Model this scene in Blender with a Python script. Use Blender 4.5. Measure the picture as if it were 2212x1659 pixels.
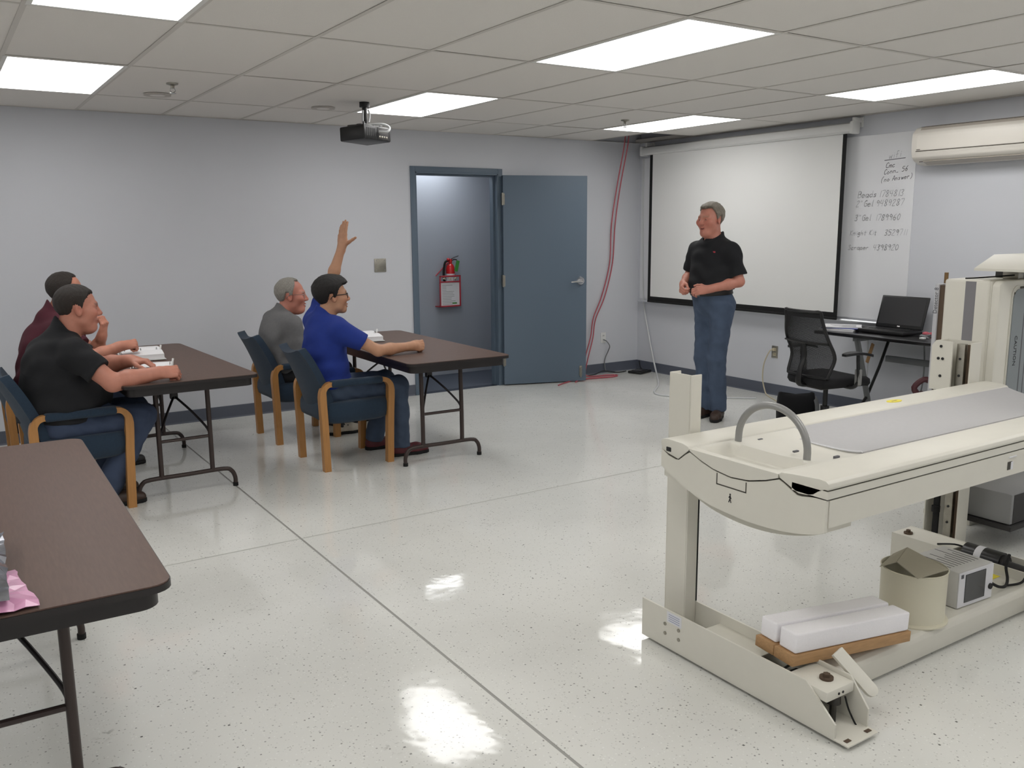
import bpy, bmesh, math, random
import numpy as np
from mathutils import Vector, Matrix, Euler, Quaternion
random.seed(7); np.random.seed(7)
S = bpy.context.scene
for o in list(bpy.data.objects): bpy.data.objects.remove(o, do_unlink=True)
COL = S.collection

# ------------------------------------------------------------------ camera, world, exposure
CAMH = 1.5753
cd = bpy.data.cameras.new('camera'); cam = bpy.data.objects.new('camera', cd); COL.objects.link(cam)
cd.sensor_fit = 'HORIZONTAL'; cd.sensor_width = 36.0; cd.lens = 1907.74 / 2212 * 36.0
cd.clip_start = 0.05; cd.clip_end = 60
_r = Vector((0.8370249, -0.5471133, -0.0075056)); _u = Vector((0.1010997, 0.1411614, 0.9848108)); _w = Vector((0.5377435, 0.8250700, -0.1734686))
cam.matrix_world = Matrix(((_r.x, _u.x, -_w.x, 0), (_r.y, _u.y, -_w.y, 0), (_r.z, _u.z, -_w.z, CAMH), (0, 0, 0, 1)))
S.camera = cam
wd = bpy.data.worlds.new('world'); S.world = wd; wd.use_nodes = True
wd.node_tree.nodes['Background'].inputs[0].default_value = (0.75, 0.8, 0.9, 1)
wd.node_tree.nodes['Background'].inputs[1].default_value = 0.15
LAMP = 6.5          # emission of the ceiling panels
S.view_settings.view_transform = 'Standard'; S.view_settings.look = 'None'
S.view_settings.gamma = 1.0; S.view_settings.use_curve_mapping = False
S.view_settings.exposure = 0.0

# ------------------------------------------------------------------ materials
M = {}
def lin(c):
    return tuple(((x / 255 / 12.92) if x / 255 <= 0.04045 else ((x / 255 + 0.055) / 1.055) ** 2.4) for x in c)
def mat(name, rgb, rough=0.5, metal=0.0, bump=0.0, bscale=200.0, var=0.0, vscale=8.0, spec=0.5, coat=0.0, emit=0.0, trans=0.0, sheen=0.0, alpha=1.0, stretch=None, vcol=False):
    m = bpy.data.materials.new(name); m.use_nodes = True; M[name] = m
    nt = m.node_tree; b = nt.nodes['Principled BSDF']; c = lin(rgb)
    b.inputs['Base Color'].default_value = (*c, 1); b.inputs['Roughness'].default_value = rough
    b.inputs['Metallic'].default_value = metal; b.inputs['Specular IOR Level'].default_value = spec
    b.inputs['Coat Weight'].default_value = coat; b.inputs['Coat Roughness'].default_value = 0.08
    b.inputs['Sheen Weight'].default_value = sheen
    if trans: b.inputs['Transmission Weight'].default_value = trans
    if alpha < 1: b.inputs['Alpha'].default_value = alpha
    if emit:
        b.inputs['Emission Color'].default_value = (*c, 1); b.inputs['Emission Strength'].default_value = emit
    tc = None
    def coords():
        nonlocal tc
        if tc is None:
            t = nt.nodes.new('ShaderNodeTexCoord'); mp = nt.nodes.new('ShaderNodeMapping')
            nt.links.new(t.outputs['Object'], mp.inputs[0])
            if stretch: mp.inputs['Scale'].default_value = stretch
            tc = mp.outputs[0]
        return tc
    src = None
    if vcol:
        a = nt.nodes.new('ShaderNodeAttribute'); a.attribute_name = 'tint'; src = a.outputs['Color']
        nt.links.new(src, b.inputs['Base Color'])
    if var:
        n = nt.nodes.new('ShaderNodeTexNoise'); n.inputs['Scale'].default_value = vscale; n.inputs['Detail'].default_value = 5
        nt.links.new(coords(), n.inputs['Vector'])
        mr = nt.nodes.new('ShaderNodeMapRange'); mr.inputs[1].default_value = 0.25; mr.inputs[2].default_value = 0.75
        mr.inputs[3].default_value = 1 - var; mr.inputs[4].default_value = 1 + var
        nt.links.new(n.outputs[0], mr.inputs[0])
        mx = nt.nodes.new('ShaderNodeMix'); mx.data_type = 'RGBA'; mx.blend_type = 'MULTIPLY'; mx.inputs[0].default_value = 1
        if src is not None: nt.links.new(src, mx.inputs[6])
        else: mx.inputs[6].default_value = (*c, 1)
        nt.links.new(mr.outputs[0], mx.inputs[7]); nt.links.new(mx.outputs[2], b.inputs['Base Color'])
    if bump:
        n = nt.nodes.new('ShaderNodeTexNoise'); n.inputs['Scale'].default_value = bscale; n.inputs['Detail'].default_value = 3
        nt.links.new(coords(), n.inputs['Vector'])
        bp = nt.nodes.new('ShaderNodeBump'); bp.inputs['Strength'].default_value = bump; bp.inputs['Distance'].default_value = 0.01
        nt.links.new(n.outputs[0], bp.inputs['Height']); nt.links.new(bp.outputs[0], b.inputs['Normal'])
    return m

mat('wall_paint', (206, 208, 214), 0.55, bump=0.05, bscale=260, var=0.012, vscale=2)
mat('ceiling_tile', (231, 227, 222), 0.9, bump=0.25, bscale=330, var=0.025, vscale=420)
mat('ceiling_grid', (206, 201, 194), 0.5)
mat('plenum_dark', (34, 33, 34), 0.9)
mat('lamp_frame', (225, 224, 220), 0.4)
mat('baseboard_vinyl', (88, 93, 105), 0.45)
mat('door_blue', (92, 107, 122), 0.42, bump=0.03, bscale=400)
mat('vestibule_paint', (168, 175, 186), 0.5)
mat('floor_mat', (84, 92, 106), 0.9, bump=0.3, bscale=500)
mat('steel', (190, 190, 188), 0.25, 1.0)
mat('steel_plate', (160, 156, 146), 0.38, 1.0, var=0.12, vscale=30)
mat('dark_steel', (70, 68, 66), 0.4, 0.9)
mat('chrome', (215, 215, 216), 0.12, 1.0)
mat('black_plastic', (18, 18, 19), 0.42)
mat('black_satin', (26, 26, 28), 0.3)
mat('black_rubber', (14, 14, 14), 0.8)
mat('white_plastic', (226, 226, 224), 0.35)
mat('ivory_plastic', (196, 186, 160), 0.4)
mat('white_paper', (236, 236, 238), 0.7)
mat('screen_fabric', (236, 236, 234), 0.8)
mat('screen_black', (14, 14, 15), 0.8)
mat('whiteboard', (230, 231, 234), 0.25, coat=0.2)
mat('marker_grey', (192, 193, 198), 0.7)
mat('marker_dark', (120, 121, 128), 0.7)
mat('aluminium', (206, 208, 212), 0.35, 0.6)
mat('cable_red', (182, 84, 95), 0.45)
mat('cable_white', (205, 207, 208), 0.5)
mat('cable_grey', (120, 122, 124), 0.5)
mat('ac_white', (226, 221, 212), 0.35)
mat('ac_shade', (180, 172, 162), 0.4)
mat('ac_seam', (82, 74, 66), 0.6)
mat('laminate_brown', (98, 79, 71), 0.45, var=0.10, vscale=7, stretch=(22, 2.2, 4), spec=0.2)
mat('table_edge', (28, 23, 24), 0.4)
mat('table_metal', (60, 49, 46), 0.4, 0.2)
mat('oak', (176, 126, 72), 0.4, var=0.10, vscale=14, stretch=(6, 6, 0.7))
mat('navy_fabric', (34, 52, 70), 0.95, bump=0.35, bscale=700, var=0.12, vscale=120, sheen=0.1)
mat('machine_cream', (218, 215, 204), 0.42, var=0.018, vscale=14)
mat('machine_cream_dark', (205, 202, 190), 0.45, var=0.03, vscale=20)
mat('machine_seam', (66, 62, 54), 0.6)
mat('machine_stripe', (128, 126, 130), 0.45)
mat('mat_grey', (182, 181, 182), 0.5, var=0.02, vscale=60)
mat('handle_grey', (150, 150, 148), 0.35, 0.25)
mat('box_grey', (146, 146, 146), 0.5)
mat('source_dark', (44, 42, 42), 0.6)
mat('label_grey', (132, 138, 140), 0.5, var=0.05, vscale=300)
mat('label_white', (222, 222, 226), 0.5)
mat('print_black', (24, 24, 26), 0.6)
mat('print_grey', (92, 92, 96), 0.6)
mat('yellow_sticker', (238, 222, 60), 0.5)
mat('foam_white', (246, 244, 247), 0.9, bump=0.12, bscale=160, var=0.02, vscale=200)
mat('pine', (178, 140, 98), 0.6, var=0.13, vscale=10, stretch=(1.2, 14, 14))
mat('cardboard_lid', (170, 164, 146), 0.8, var=0.04)
mat('bucket_cream', (216, 211, 190), 0.5)
mat('copper', (140, 112, 78), 0.4, 0.8)
mat('rust', (96, 80, 66), 0.7, 0.4)
mat('pink_bag', (222, 160, 196), 0.35, coat=0.3, var=0.06, vscale=20, alpha=0.9)
mat('antistatic_bag', (150, 152, 160), 0.16, 0.85, var=0.35, vscale=26)
mat('mesh_black', (20, 20, 22), 0.7)
mat('desk_black', (22, 21, 23), 0.25, coat=0.2)
mat('red_paint', (200, 30, 34), 0.3, coat=0.3)
mat('red_frame', (186, 60, 72), 0.45)
mat('green_tag', (70, 150, 62), 0.6)
mat('glass_dark', (40, 42, 46), 0.12, coat=0.3)
mat('blue_folder', (52, 66, 140), 0.5)
mat('clear_plastic', (225, 228, 230), 0.08, trans=0.9)

# the fluorescent diffuser (a lamp)
m = mat('lamp_diffuser', (255, 253, 248), 0.5); b = m.node_tree.nodes['Principled BSDF']
b.inputs['Emission Color'].default_value = (1.0, 0.99, 0.972, 1); b.inputs['Emission Strength'].default_value = LAMP

# glossy flake floor
def floor_material():
    m = bpy.data.materials.new('epoxy_flake_floor'); m.use_nodes = True; M['floor'] = m
    nt = m.node_tree; N = nt.nodes.new; Lk = nt.links.new; b = nt.nodes['Principled BSDF']
    tc = N('ShaderNodeTexCoord')
    def mixc(a, c2, fac):
        x = N('ShaderNodeMix'); x.data_type = 'RGBA'
        if isinstance(a, tuple): x.inputs[6].default_value = (*a, 1)
        else: Lk(a, x.inputs[6])
        x.inputs[7].default_value = (*c2, 1); Lk(fac, x.inputs[0]); return x.outputs[2]
    def ramp(src, lo, hi, v0, v1):
        r = N('ShaderNodeMapRange'); r.interpolation_type = 'SMOOTHSTEP'; r.inputs[1].default_value = lo; r.inputs[2].default_value = hi; r.inputs[3].default_value = v0; r.inputs[4].default_value = v1
        Lk(src, r.inputs[0]); return r.outputs[0]
    def mul(a, c2):
        x = N('ShaderNodeMath'); x.operation = 'MULTIPLY'; Lk(a, x.inputs[0])
        if isinstance(c2, float): x.inputs[1].default_value = c2
        else: Lk(c2, x.inputs[1])
        return x.outputs[0]
    big = N('ShaderNodeTexNoise'); big.inputs['Scale'].default_value = 1.1; big.inputs['Detail'].default_value = 3; Lk(tc.outputs['Object'], big.inputs['Vector'])
    def flakes(scale, size, keep, off, strength, dens=False):
        mp = N('ShaderNodeMapping'); mp.inputs['Location'].default_value = (off, off * 1.7, 0); Lk(tc.outputs['Object'], mp.inputs[0])
        v = N('ShaderNodeTexVoronoi'); v.inputs['Scale'].default_value = scale; v.distance = 'CHEBYCHEV'; v.voronoi_dimensions = '2D'; Lk(mp.outputs[0], v.inputs['Vector'])
        d = ramp(v.outputs['Distance'], size * 0.75, size, 1, 0)
        sp = N('ShaderNodeSeparateColor'); Lk(v.outputs['Color'], sp.inputs[0])
        k = ramp(sp.outputs[0], keep - 0.02, keep, 1, 0)
        k2 = ramp(sp.outputs[1], 0.0, 1.0, 0.25, 1.0)
        f = mul(mul(mul(d, k), k2), strength)
        return f
    base = lin((226, 226, 221))
    col = mixc(base, lin((218, 218, 213)), ramp(big.outputs[0], 0.35, 0.65, 0, 1))
    f1 = flakes(62, 0.19, 0.12, 0.0, 0.75); col = mixc(col, lin((92, 92, 90)), f1)
    f2 = flakes(110, 0.22, 0.12, 3.1, 0.55); col = mixc(col, lin((120, 120, 116)), f2)
    f3 = flakes(85, 0.24, 0.14, 7.7, 0.7); col = mixc(col, lin((240, 241, 237)), f3)
    f4 = flakes(24, 0.10, 0.05, 1.3, 0.9); col = mixc(col, lin((62, 62, 60)), f4)
    # scuffs
    sc = N('ShaderNodeTexVoronoi'); sc.inputs['Scale'].default_value = 1.35; sc.voronoi_dimensions = '2D'; Lk(tc.outputs['Object'], sc.inputs['Vector'])
    n2 = N('ShaderNodeTexNoise'); n2.inputs['Scale'].default_value = 38; Lk(tc.outputs['Object'], n2.inputs['Vector'])
    sf = mul(ramp(sc.outputs['Distance'], 0.0, 0.075, 1, 0), ramp(n2.outputs[0], 0.55, 0.68, 0, 1)); sf = mul(sf, 0.5)
    col = mixc(col, lin((120, 118, 112)), sf)
    Lk(col, b.inputs['Base Color'])
    n3 = N('ShaderNodeTexNoise'); n3.inputs['Scale'].default_value = 3.0; n3.inputs['Detail'].default_value = 4; Lk(tc.outputs['Object'], n3.inputs['Vector'])
    Lk(ramp(n3.outputs[0], 0.3, 0.7, 0.05, 0.10), b.inputs['Roughness'])
    b.inputs['Specular IOR Level'].default_value = 0.5
    n4 = N('ShaderNodeTexNoise'); n4.inputs['Scale'].default_value = 9.0; n4.inputs['Detail'].default_value = 2; Lk(tc.outputs['Object'], n4.inputs['Vector'])
    bp = N('ShaderNodeBump'); bp.inputs['Strength'].default_value = 0.05; bp.inputs['Distance'].default_value = 0.02
    Lk(n4.outputs[0], bp.inputs['Height']); Lk(bp.outputs[0], b.inputs['Normal'])
floor_material()

# ------------------------------------------------------------------ geometry helpers
def basis(d, hint=None):
    d = Vector(d).normalized(); h = Vector(hint) if hint else (Vector((0, 0, 1)) if abs(d.z) < 0.9 else Vector((1, 0, 0)))
    a = h.cross(d).normalized(); return a, d.cross(a).normalized(), d
class G:
    def __init__(s): s.v = []; s.f = []
    def add(s, vs, fs):
        o = len(s.v); s.v += [tuple(x) for x in vs]; s.f += [tuple(i + o for i in f) for f in fs]; return s
    def bm(s, b):
        b.verts.index_update(); s.add([v.co[:] for v in b.verts], [[v.index for v in f.verts] for f in b.faces]); b.free(); return s
    def box(s, a, c, bev=0.0, seg=2, rot=None, piv=None):
        a = Vector(a); c = Vector(c); mid = (a + c) / 2; sz = c - a
        b = bmesh.new(); bmesh.ops.create_cube(b, size=1.0)
        for v in b.verts: v.co = Vector((v.co.x * sz.x, v.co.y * sz.y, v.co.z * sz.z))
        if bev: bmesh.ops.bevel(b, geom=b.edges[:], offset=min(bev, 0.49 * min(abs(sz.x), abs(sz.y), abs(sz.z))), segments=seg, affect='EDGES', profile=0.5)
        for v in b.verts:
            v.co += mid
            if rot is not None: v.co = rot @ (v.co - (piv if piv is not None else mid)) + (piv if piv is not None else mid)
        return s.bm(b)
    def cyl(s, p0, p1, r0, r1=None, n=20, caps=True):
        r1 = r0 if r1 is None else r1; p0 = Vector(p0); p1 = Vector(p1); a, b_, d = basis(p1 - p0); o = []
        for p, r in ((p0, r0), (p1, r1)):
            for i in range(n):
                t = 2 * math.pi * i / n; o.append(p + a * (r * math.cos(t)) + b_ * (r * math.sin(t)))
        f = [(i, (i + 1) % n, n + (i + 1) % n, n + i) for i in range(n)]
        if caps: f += [tuple(reversed(range(n))), tuple(range(n, 2 * n))]
        return s.add(o, f)
    def tube(s, pts, r, n=10, caps=True, sub=0, flat=None):
        P = [Vector(p) for p in pts]
        if sub: P = smooth_path(P, sub)
        R = r if isinstance(r, (list, tuple)) else [r] * len(P)
        if len(R) != len(P): R = [R[min(len(R) - 1, int(i * len(R) / len(P)))] for i in range(len(P))]
        a = None; o = []
        for i, p in enumerate(P):
            d = (P[min(i + 1, len(P) - 1)] - P[max(i - 1, 0)]).normalized()
            if a is None: a, b_, _ = basis(d)
            else:
                a = (a - d * a.dot(d)).normalized(); b_ = d.cross(a)
            for k in range(n):
                t = 2 * math.pi * k / n
                o.append(p + a * (R[i] * math.cos(t)) + b_ * (R[i] * (flat or 1) * math.sin(t)))
        f = []
        for i in range(len(P) - 1):
            for k in range(n):
                f.append((i * n + k, i * n + (k + 1) % n, (i + 1) * n + (k + 1) % n, (i + 1) * n + k))
        if caps: f += [tuple(reversed(range(n))), tuple(range((len(P) - 1) * n, len(P) * n))]
        return s.add(o, f)
    def lathe(s, prof, c=(0, 0, 0), n=28, axis='z', close=False):
        o = []; c = Vector(c)
        for (r, z) in prof:
            for k in range(n):
                t = 2 * math.pi * k / n; x, y = r * math.cos(t), r * math.sin(t)
                o.append(c + Vector({'z': (x, y, z), 'x': (z, x, y), 'y': (x, z, -y)}[axis]))
        f = []
        for i in range(len(prof) - 1):
            for k in range(n): f.append((i * n + k, i * n + (k + 1) % n, (i + 1) * n + (k + 1) % n, (i + 1) * n + k))
        f += [tuple(reversed(range(n))), tuple(range((len(prof) - 1) * n, len(prof) * n))]
        return s.add(o, f)
    def prism(s, poly, d0, d1, axis='x', bev=0.0):
        def mk(p, d): return {'x': (d, p[0], p[1]), 'y': (p[0], d, p[1]), 'z': (p[0], p[1], d)}[axis]
        n = len(poly); vs = [mk(p, d0) for p in poly] + [mk(p, d1) for p in poly]
        fs = [(i, (i + 1) % n, n + (i + 1) % n, n + i) for i in range(n)] + [tuple(reversed(range(n))), tuple(range(n, 2 * n))]
        b = bmesh.new(); bv = [b.verts.new(v) for v in vs]
        for f in fs: b.faces.new([bv[i] for i in f])
        bmesh.ops.recalc_face_normals(b, faces=b.faces[:])
        if bev:
            bmesh.ops.bevel(b, geom=[e for e in b.edges if len(e.link_faces) == 2 and e.calc_face_angle(0) > 0.35], offset=bev, segments=2, affect='EDGES', profile=0.5)
        return s.bm(b)
    def ell(s, c, r, n=16, m=10, rot=None):
        c = Vector(c); o = []; r = (r, r, r) if isinstance(r, (int, float)) else r
        for i in range(1, m):
            ph = math.pi * i / m
            for k in range(n):
                t = 2 * math.pi * k / n; o.append(Vector((r[0] * math.sin(ph) * math.cos(t), r[1] * math.sin(ph) * math.sin(t), -r[2] * math.cos(ph))))
        o += [Vector((0, 0, -r[2])), Vector((0, 0, r[2]))]
        if rot is not None: o = [rot @ v for v in o]
        o = [v + c for v in o]; f = []
        for i in range(m - 2):
            for k in range(n): f.append((i * n + k, i * n + (k + 1) % n, (i + 1) * n + (k + 1) % n, (i + 1) * n + k))
        b0 = len(o) - 2
        for k in range(n): f.append((b0, (k + 1) % n, k)); f.append((b0 + 1, (m - 2) * n + k, (m - 2) * n + (k + 1) % n))
        return s.add(o, f)
    def slab(s, fn, nu, nv, th):
        """fn(u,v)->(point, normal); closed slab of thickness th"""
        o = []
        for sgn in (1, -1):
            for i in range(nu + 1):
                for j in range(nv + 1):
                    p, nrm = fn(i / nu, j / nv); o.append(Vector(p) + Vector(nrm) * (th / 2 * sgn))
        W = nv + 1; K = (nu + 1) * W; f = []
        for i in range(nu):
            for j in range(nv):
                a = i * W + j; f.append((a, a + W, a + W + 1, a + 1)); f.append((K + a, K + a + 1, K + a + W + 1, K + a + W))
        for i in range(nu):
            a = i * W; f.append((a, K + a, K + a + W, a + W)); a += nv; f.append((a, a + W, K + a + W, K + a))
        for j in range(nv):
            f.append((j, j + 1, K + j + 1, K + j)); a = nu * W + j; f.append((a, K + a, K + a + 1, a + 1))
        return s.add(o, f)
    def xf(s, mtx, start=0):
        s.v = s.v[:start] + [tuple(mtx @ Vector(v)) for v in s.v[start:]]; return s
    def build(s, name, material, parent=None, smooth=True, world=True, fix=False, ang=35):
        me = bpy.data.meshes.new(name); off = Vector((0, 0, 0))
        ob = bpy.data.objects.new(name, me); COL.objects.link(ob)
        if parent is not None:
            ob.parent = parent
            if world: off = root_loc(parent)
        elif world:
            xs = np.array(s.v); lo = xs.min(0); hi = xs.max(0); off = Vector(((lo[0] + hi[0]) / 2, (lo[1] + hi[1]) / 2, lo[2])); ob.location = off
        me.from_pydata([tuple(Vector(v) - off) for v in s.v], [], s.f); me.validate()
        if fix:
            b = bmesh.new(); b.from_mesh(me); bmesh.ops.recalc_face_normals(b, faces=b.faces[:]); b.to_mesh(me); b.free()
        if smooth:
            me.polygons.foreach_set('use_smooth', [True] * len(me.polygons)); me.set_sharp_from_angle(angle=math.radians(ang))
        me.materials.append(M[material] if isinstance(material, str) else material)
        return ob
def root_loc(o):
    l = Vector((0, 0, 0))
    while o is not None: l += o.location; o = o.parent
    return l
def smooth_path(P, sub):
    out = []
    n = len(P)
    for i in range(n - 1):
        p0, p1, p2, p3 = P[max(i - 1, 0)], P[i], P[i + 1], P[min(i + 2, n - 1)]
        for k in range(sub):
            t = k / sub
            out.append(0.5 * ((2 * p1) + (p2 - p0) * t + (2 * p0 - 5 * p1 + 4 * p2 - p3) * t * t + (3 * p1 - p0 - 3 * p2 + p3) * t ** 3))
    out.append(P[-1]); return out
def thing(name, label, cat, loc=(0, 0, 0), rz=0.0, group=None):
    o = bpy.data.objects.new(name, None); COL.objects.link(o); o.location = loc; o.rotation_euler = (0, 0, rz); o.empty_display_size = 0.1
    return tag(o, label, cat, group)
def tag(o, label=None, cat=None, group=None, kind=None):
    if label: o['label'] = label
    if cat: o['category'] = cat
    if group: o['group'] = group
    if kind: o['kind'] = kind
    return o
def struct(o, label=None): 
    o['kind'] = 'structure'
    if label: o['label'] = label
    return o
def copy_tree(o, parent=None):
    c = o.copy(); COL.objects.link(c); c.parent = parent
    for ch in list(o.children): copy_tree(ch, c)
    return c
def sempty(name, loc, label=None):
    o = bpy.data.objects.new(name, None); COL.objects.link(o); o.location = loc; o['kind'] = 'structure'
    if label: o['label'] = label
    return o
def text_mesh(body, size, name, material, parent, mtx, depth=0.0006, shear=0.0, align='CENTER', world=True):
    cu = bpy.data.curves.new(name, 'FONT'); cu.body = body; cu.size = size; cu.extrude = depth; cu.align_x = align; cu.align_y = 'CENTER'; cu.shear = shear; cu.resolution_u = 3
    t = bpy.data.objects.new(name, cu); COL.objects.link(t)
    dg = bpy.context.evaluated_depsgraph_get(); me = bpy.data.meshes.new_from_object(t.evaluated_get(dg))
    bpy.data.objects.remove(t, do_unlink=True); bpy.data.curves.remove(cu)
    off = root_loc(parent) if (parent is not None and world) else Vector((0, 0, 0))
    me.transform(Matrix.Translation(-off) @ mtx); me.materials.clear(); me.materials.append(M[material])
    o = bpy.data.objects.new(name, me); COL.objects.link(o); o.parent = parent
    return o
def frame_m(o, x, y):
    """matrix with origin o, local X along x and local Y along y"""
    x = Vector(x).normalized(); y = Vector(y); z = x.cross(y).normalized(); y = z.cross(x)
    return Matrix(((x.x, y.x, z.x, o[0]), (x.y, y.y, z.y, o[1]), (x.z, y.z, z.z, o[2]), (0, 0, 0, 1)))
# ------------------------------------------------------------------ the room
YB, XR, H = 7.51, 6.583, 2.471          # back wall, right wall, ceiling height
XL, YF = -3.9, -3.0                     # the sides behind the camera
GX, GY, TX, TY = 0.4161, 4.1791, 0.6096, 1.2192
def gx(i): return GX + i * TX
def gy(j): return GY + j * TY

# floor: four slabs cut by two filled joints
fl = sempty('floor', (0, 0, 0), 'glossy pale grey flake floor with saw-cut joints')
JX, JY, JW = 1.465, 4.262, 0.006
for (a, c) in (((XL, YF), (JX - JW, JY - JW * 1.1)), ((JX + JW, YF), (XR, JY - JW * 1.1)), ((XL, JY + JW * 1.1), (JX - JW, YB)), ((JX + JW, JY + JW * 1.1), (XR, YB))):
    G().box((a[0], a[1], -0.1), (c[0], c[1], 0)).build('slab', 'floor', fl, smooth=False)
mat('joint_filler', (150, 149, 144), 0.5); mat('joint_pale', (178, 178, 173), 0.4)
G().box((JX - JW, YF, -0.1), (JX + JW, YB, -0.0012)).build('joint_filler', 'joint_filler', fl, smooth=False)
G().box((XL, JY - JW * 1.1, -0.1), (JX - JW, JY + JW * 1.1, -0.0008)).box((JX + JW, JY - JW * 1.1, -0.1), (XR, JY + JW * 1.1, -0.0008)).build('joint_filler', 'joint_pale', fl, smooth=False)

# walls
DX0, DX1, DH = 3.835, 4.742, 2.10       # door opening
wb = struct(G().box((XL, YB, 0), (DX0, YB + 0.12, H + 0.3)).box((DX1, YB, 0), (XR + 0.12, YB + 0.12, H + 0.3)).box((DX0, YB, DH), (DX1, YB + 0.12, H + 0.3)).build('wall_back', 'wall_paint', smooth=False), 'pale blue-grey painted wall with the doorway')
struct(G().box((XR, YF, 0), (XR + 0.12, YB, H + 0.3)).build('wall_right', 'wall_paint', smooth=False), 'pale blue-grey painted wall behind the projection screen')
struct(G().box((XL - 0.12, YF, 0), (XL, YB + 0.12, H + 0.3)).build('wall_left', 'wall_paint', smooth=False))
struct(G().box((XL - 0.12, YF - 0.12, 0), (XR + 0.12, YF, H + 0.3)).build('wall_front', 'wall_paint', smooth=False))
BH = 0.105
struct(G().prism([(YB, 0), (YB - 0.012, 0), (YB - 0.006, 0.012), (YB - 0.005, BH - 0.004), (YB - 0.003, BH), (YB, BH)], XL, 3.782, 'x').build('baseboard_back', 'baseboard_vinyl', smooth=False), 'dark grey vinyl baseboard')
struct(G().prism([(YB, 0), (YB - 0.012, 0), (YB - 0.006, 0.012), (YB - 0.005, BH - 0.004), (YB - 0.003, BH), (YB, BH)], 4.79, XR, 'x').build('baseboard_back', 'baseboard_vinyl', smooth=False), 'dark grey vinyl baseboard')
struct(G().prism([(XR, 0), (XR - 0.012, 0), (XR - 0.006, 0.012), (XR - 0.005, BH - 0.004), (XR - 0.003, BH), (XR, BH)], YF, YB - 0.006, 'y').build('baseboard_right', 'baseboard_vinyl', smooth=False), 'dark grey vinyl baseboard')

# ceiling: tiles lying in a metal grid, deck above
ce = sempty('ceiling', (0, 0, H), 'suspended ceiling of long off-white tiles')
lights = {}
for i0 in (-4, 0, 4, 8):
    for j0 in (-5, -3, -1, 1): lights[(i0, j0)] = 1
tile_me = {}
def tile_mesh(w, d):
    k = (round(w, 3), round(d, 3))
    if k not in tile_me:
        g = G().box((-w / 2, -d / 2, 0), (w / 2, d / 2, 0.016), 0.002, 1)
        me = bpy.data.meshes.new('ceiling_tile'); me.from_pydata(g.v, [], g.f); me.materials.append(M['ceiling_tile']); tile_me[k] = me
    return tile_me[k]
for i in range(-8, 11):
    for j in range(-6, 3):
        if (i, j) in lights or (i, j) == (9, 2): continue
        x0, x1 = max(gx(i), XL), min(gx(i + 1), XR); y0, y1 = max(gy(j), YF), min(gy(j + 1), YB)
        if x1 - x0 < 0.02 or y1 - y0 < 0.02: continue
        o = bpy.data.objects.new('ceiling_tile', tile_mesh(x1 - x0 - 0.006, y1 - y0 - 0.006)); COL.objects.link(o); o.parent = ce
        o.location = ((x0 + x1) / 2, (y0 + y1) / 2, 0.0006 + random.random() * 0.0012); o.rotation_euler = (random.uniform(-1, 1) * 0.0012, random.uniform(-1, 1) * 0.0018, 0)
for i in range(-7, 11):
    G().box((gx(i) - 0.012, YF, H - 0.0015), (gx(i) + 0.012, YB, H - 0.0002)).box((gx(i) - 0.002, YF, H), (gx(i) + 0.002, YB, H + 0.035)).build('grid_runner', 'ceiling_grid', ce, smooth=False)
for j in range(-5, 3):
    G().box((XL, gy(j) - 0.012, H - 0.0012), (XR, gy(j) + 0.012, H - 0.0002)).box((XL, gy(j) - 0.002, H), (XR, gy(j) + 0.002, H + 0.03)).build('cross_tee', 'ceiling_grid', ce, smooth=False)
G().box((XL, YB - 0.02, H - 0.001), (XR, YB, H)).box((XR - 0.02, YF, H - 0.001), (XR, YB - 0.02, H)).box((XR - 0.0015, YF, H), (XR, YB, H + 0.02)).build('wall_angle', 'ceiling_grid', ce, smooth=False)
G().box((XL, YF, H + 0.55), (XR, YB, H + 0.6)).build('roof_deck', 'plenum_dark', ce, smooth=False)
G().box((XL - .1, YF - .1, H + 0.3), (XR + .1, YF, H + 0.6)).box((XL - .1, YB, H + 0.3), (XR + .1, YB + .1, H + 0.6)).box((XL - .1, YF, H + 0.3), (XL, YB, H + 0.6)).box((XR, YF, H + 0.3), (XR + .1, YB, H + 0.6)).build('plenum_wall', 'plenum_dark', ce, smooth=False)

# lay-in fluorescent panels
def ceiling_light(i, j, label):
    x0, x1, y0, y1 = gx(i) + 0.004, gx(i + 1) - 0.004, gy(j) + 0.004, gy(j + 1) - 0.004
    t = thing('ceiling_light', label, 'light', ((x0 + x1) / 2, (y0 + y1) / 2, H), 0, 'fluorescent ceiling panels')
    fw = 0.022; g = G()
    g.box((x0, y0, H - 0.003), (x1, y0 + fw, H + 0.02)).box((x0, y1 - fw, H - 0.003), (x1, y1, H + 0.02)).box((x0, y0 + fw, H - 0.003), (x0 + fw, y1 - fw, H + 0.02)).box((x1 - fw, y0 + fw, H - 0.003), (x1, y1 - fw, H + 0.02))
    g.build('frame', 'lamp_frame', t, smooth=False)
    G().box((x0, y0, H + 0.02), (x1, y1, H + 0.09)).build('housing', 'lamp_frame', t, smooth=False)
    G().box((x0 + fw, y0 + fw, H - 0.0015), (x1 - fw, y1 - fw, H + 0.004)).build('diffuser', 'lamp_diffuser', t, smooth=False)
LL = {(4, -1): 'long white ceiling light panel nearest above the room centre, large in view', (4, 1): 'white ceiling light panel directly beside the hanging projector', (8, -1): 'white ceiling light panel at the right edge above the air conditioner',
      (8, 1): 'white ceiling light panel near the projection screen and missing ceiling tile', (0, 1): 'white ceiling light panel at the left edge near the back wall', (0, -1): 'white ceiling light panel cut off by the top left of the picture'}
RW = {-5: 'furthest behind the viewpoint', -3: 'just above the viewpoint row', -1: 'in the front row', 1: 'in the back row'}; CW = {-4: 'far left column', 0: 'left column', 4: 'middle column', 8: 'right column'}
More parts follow.
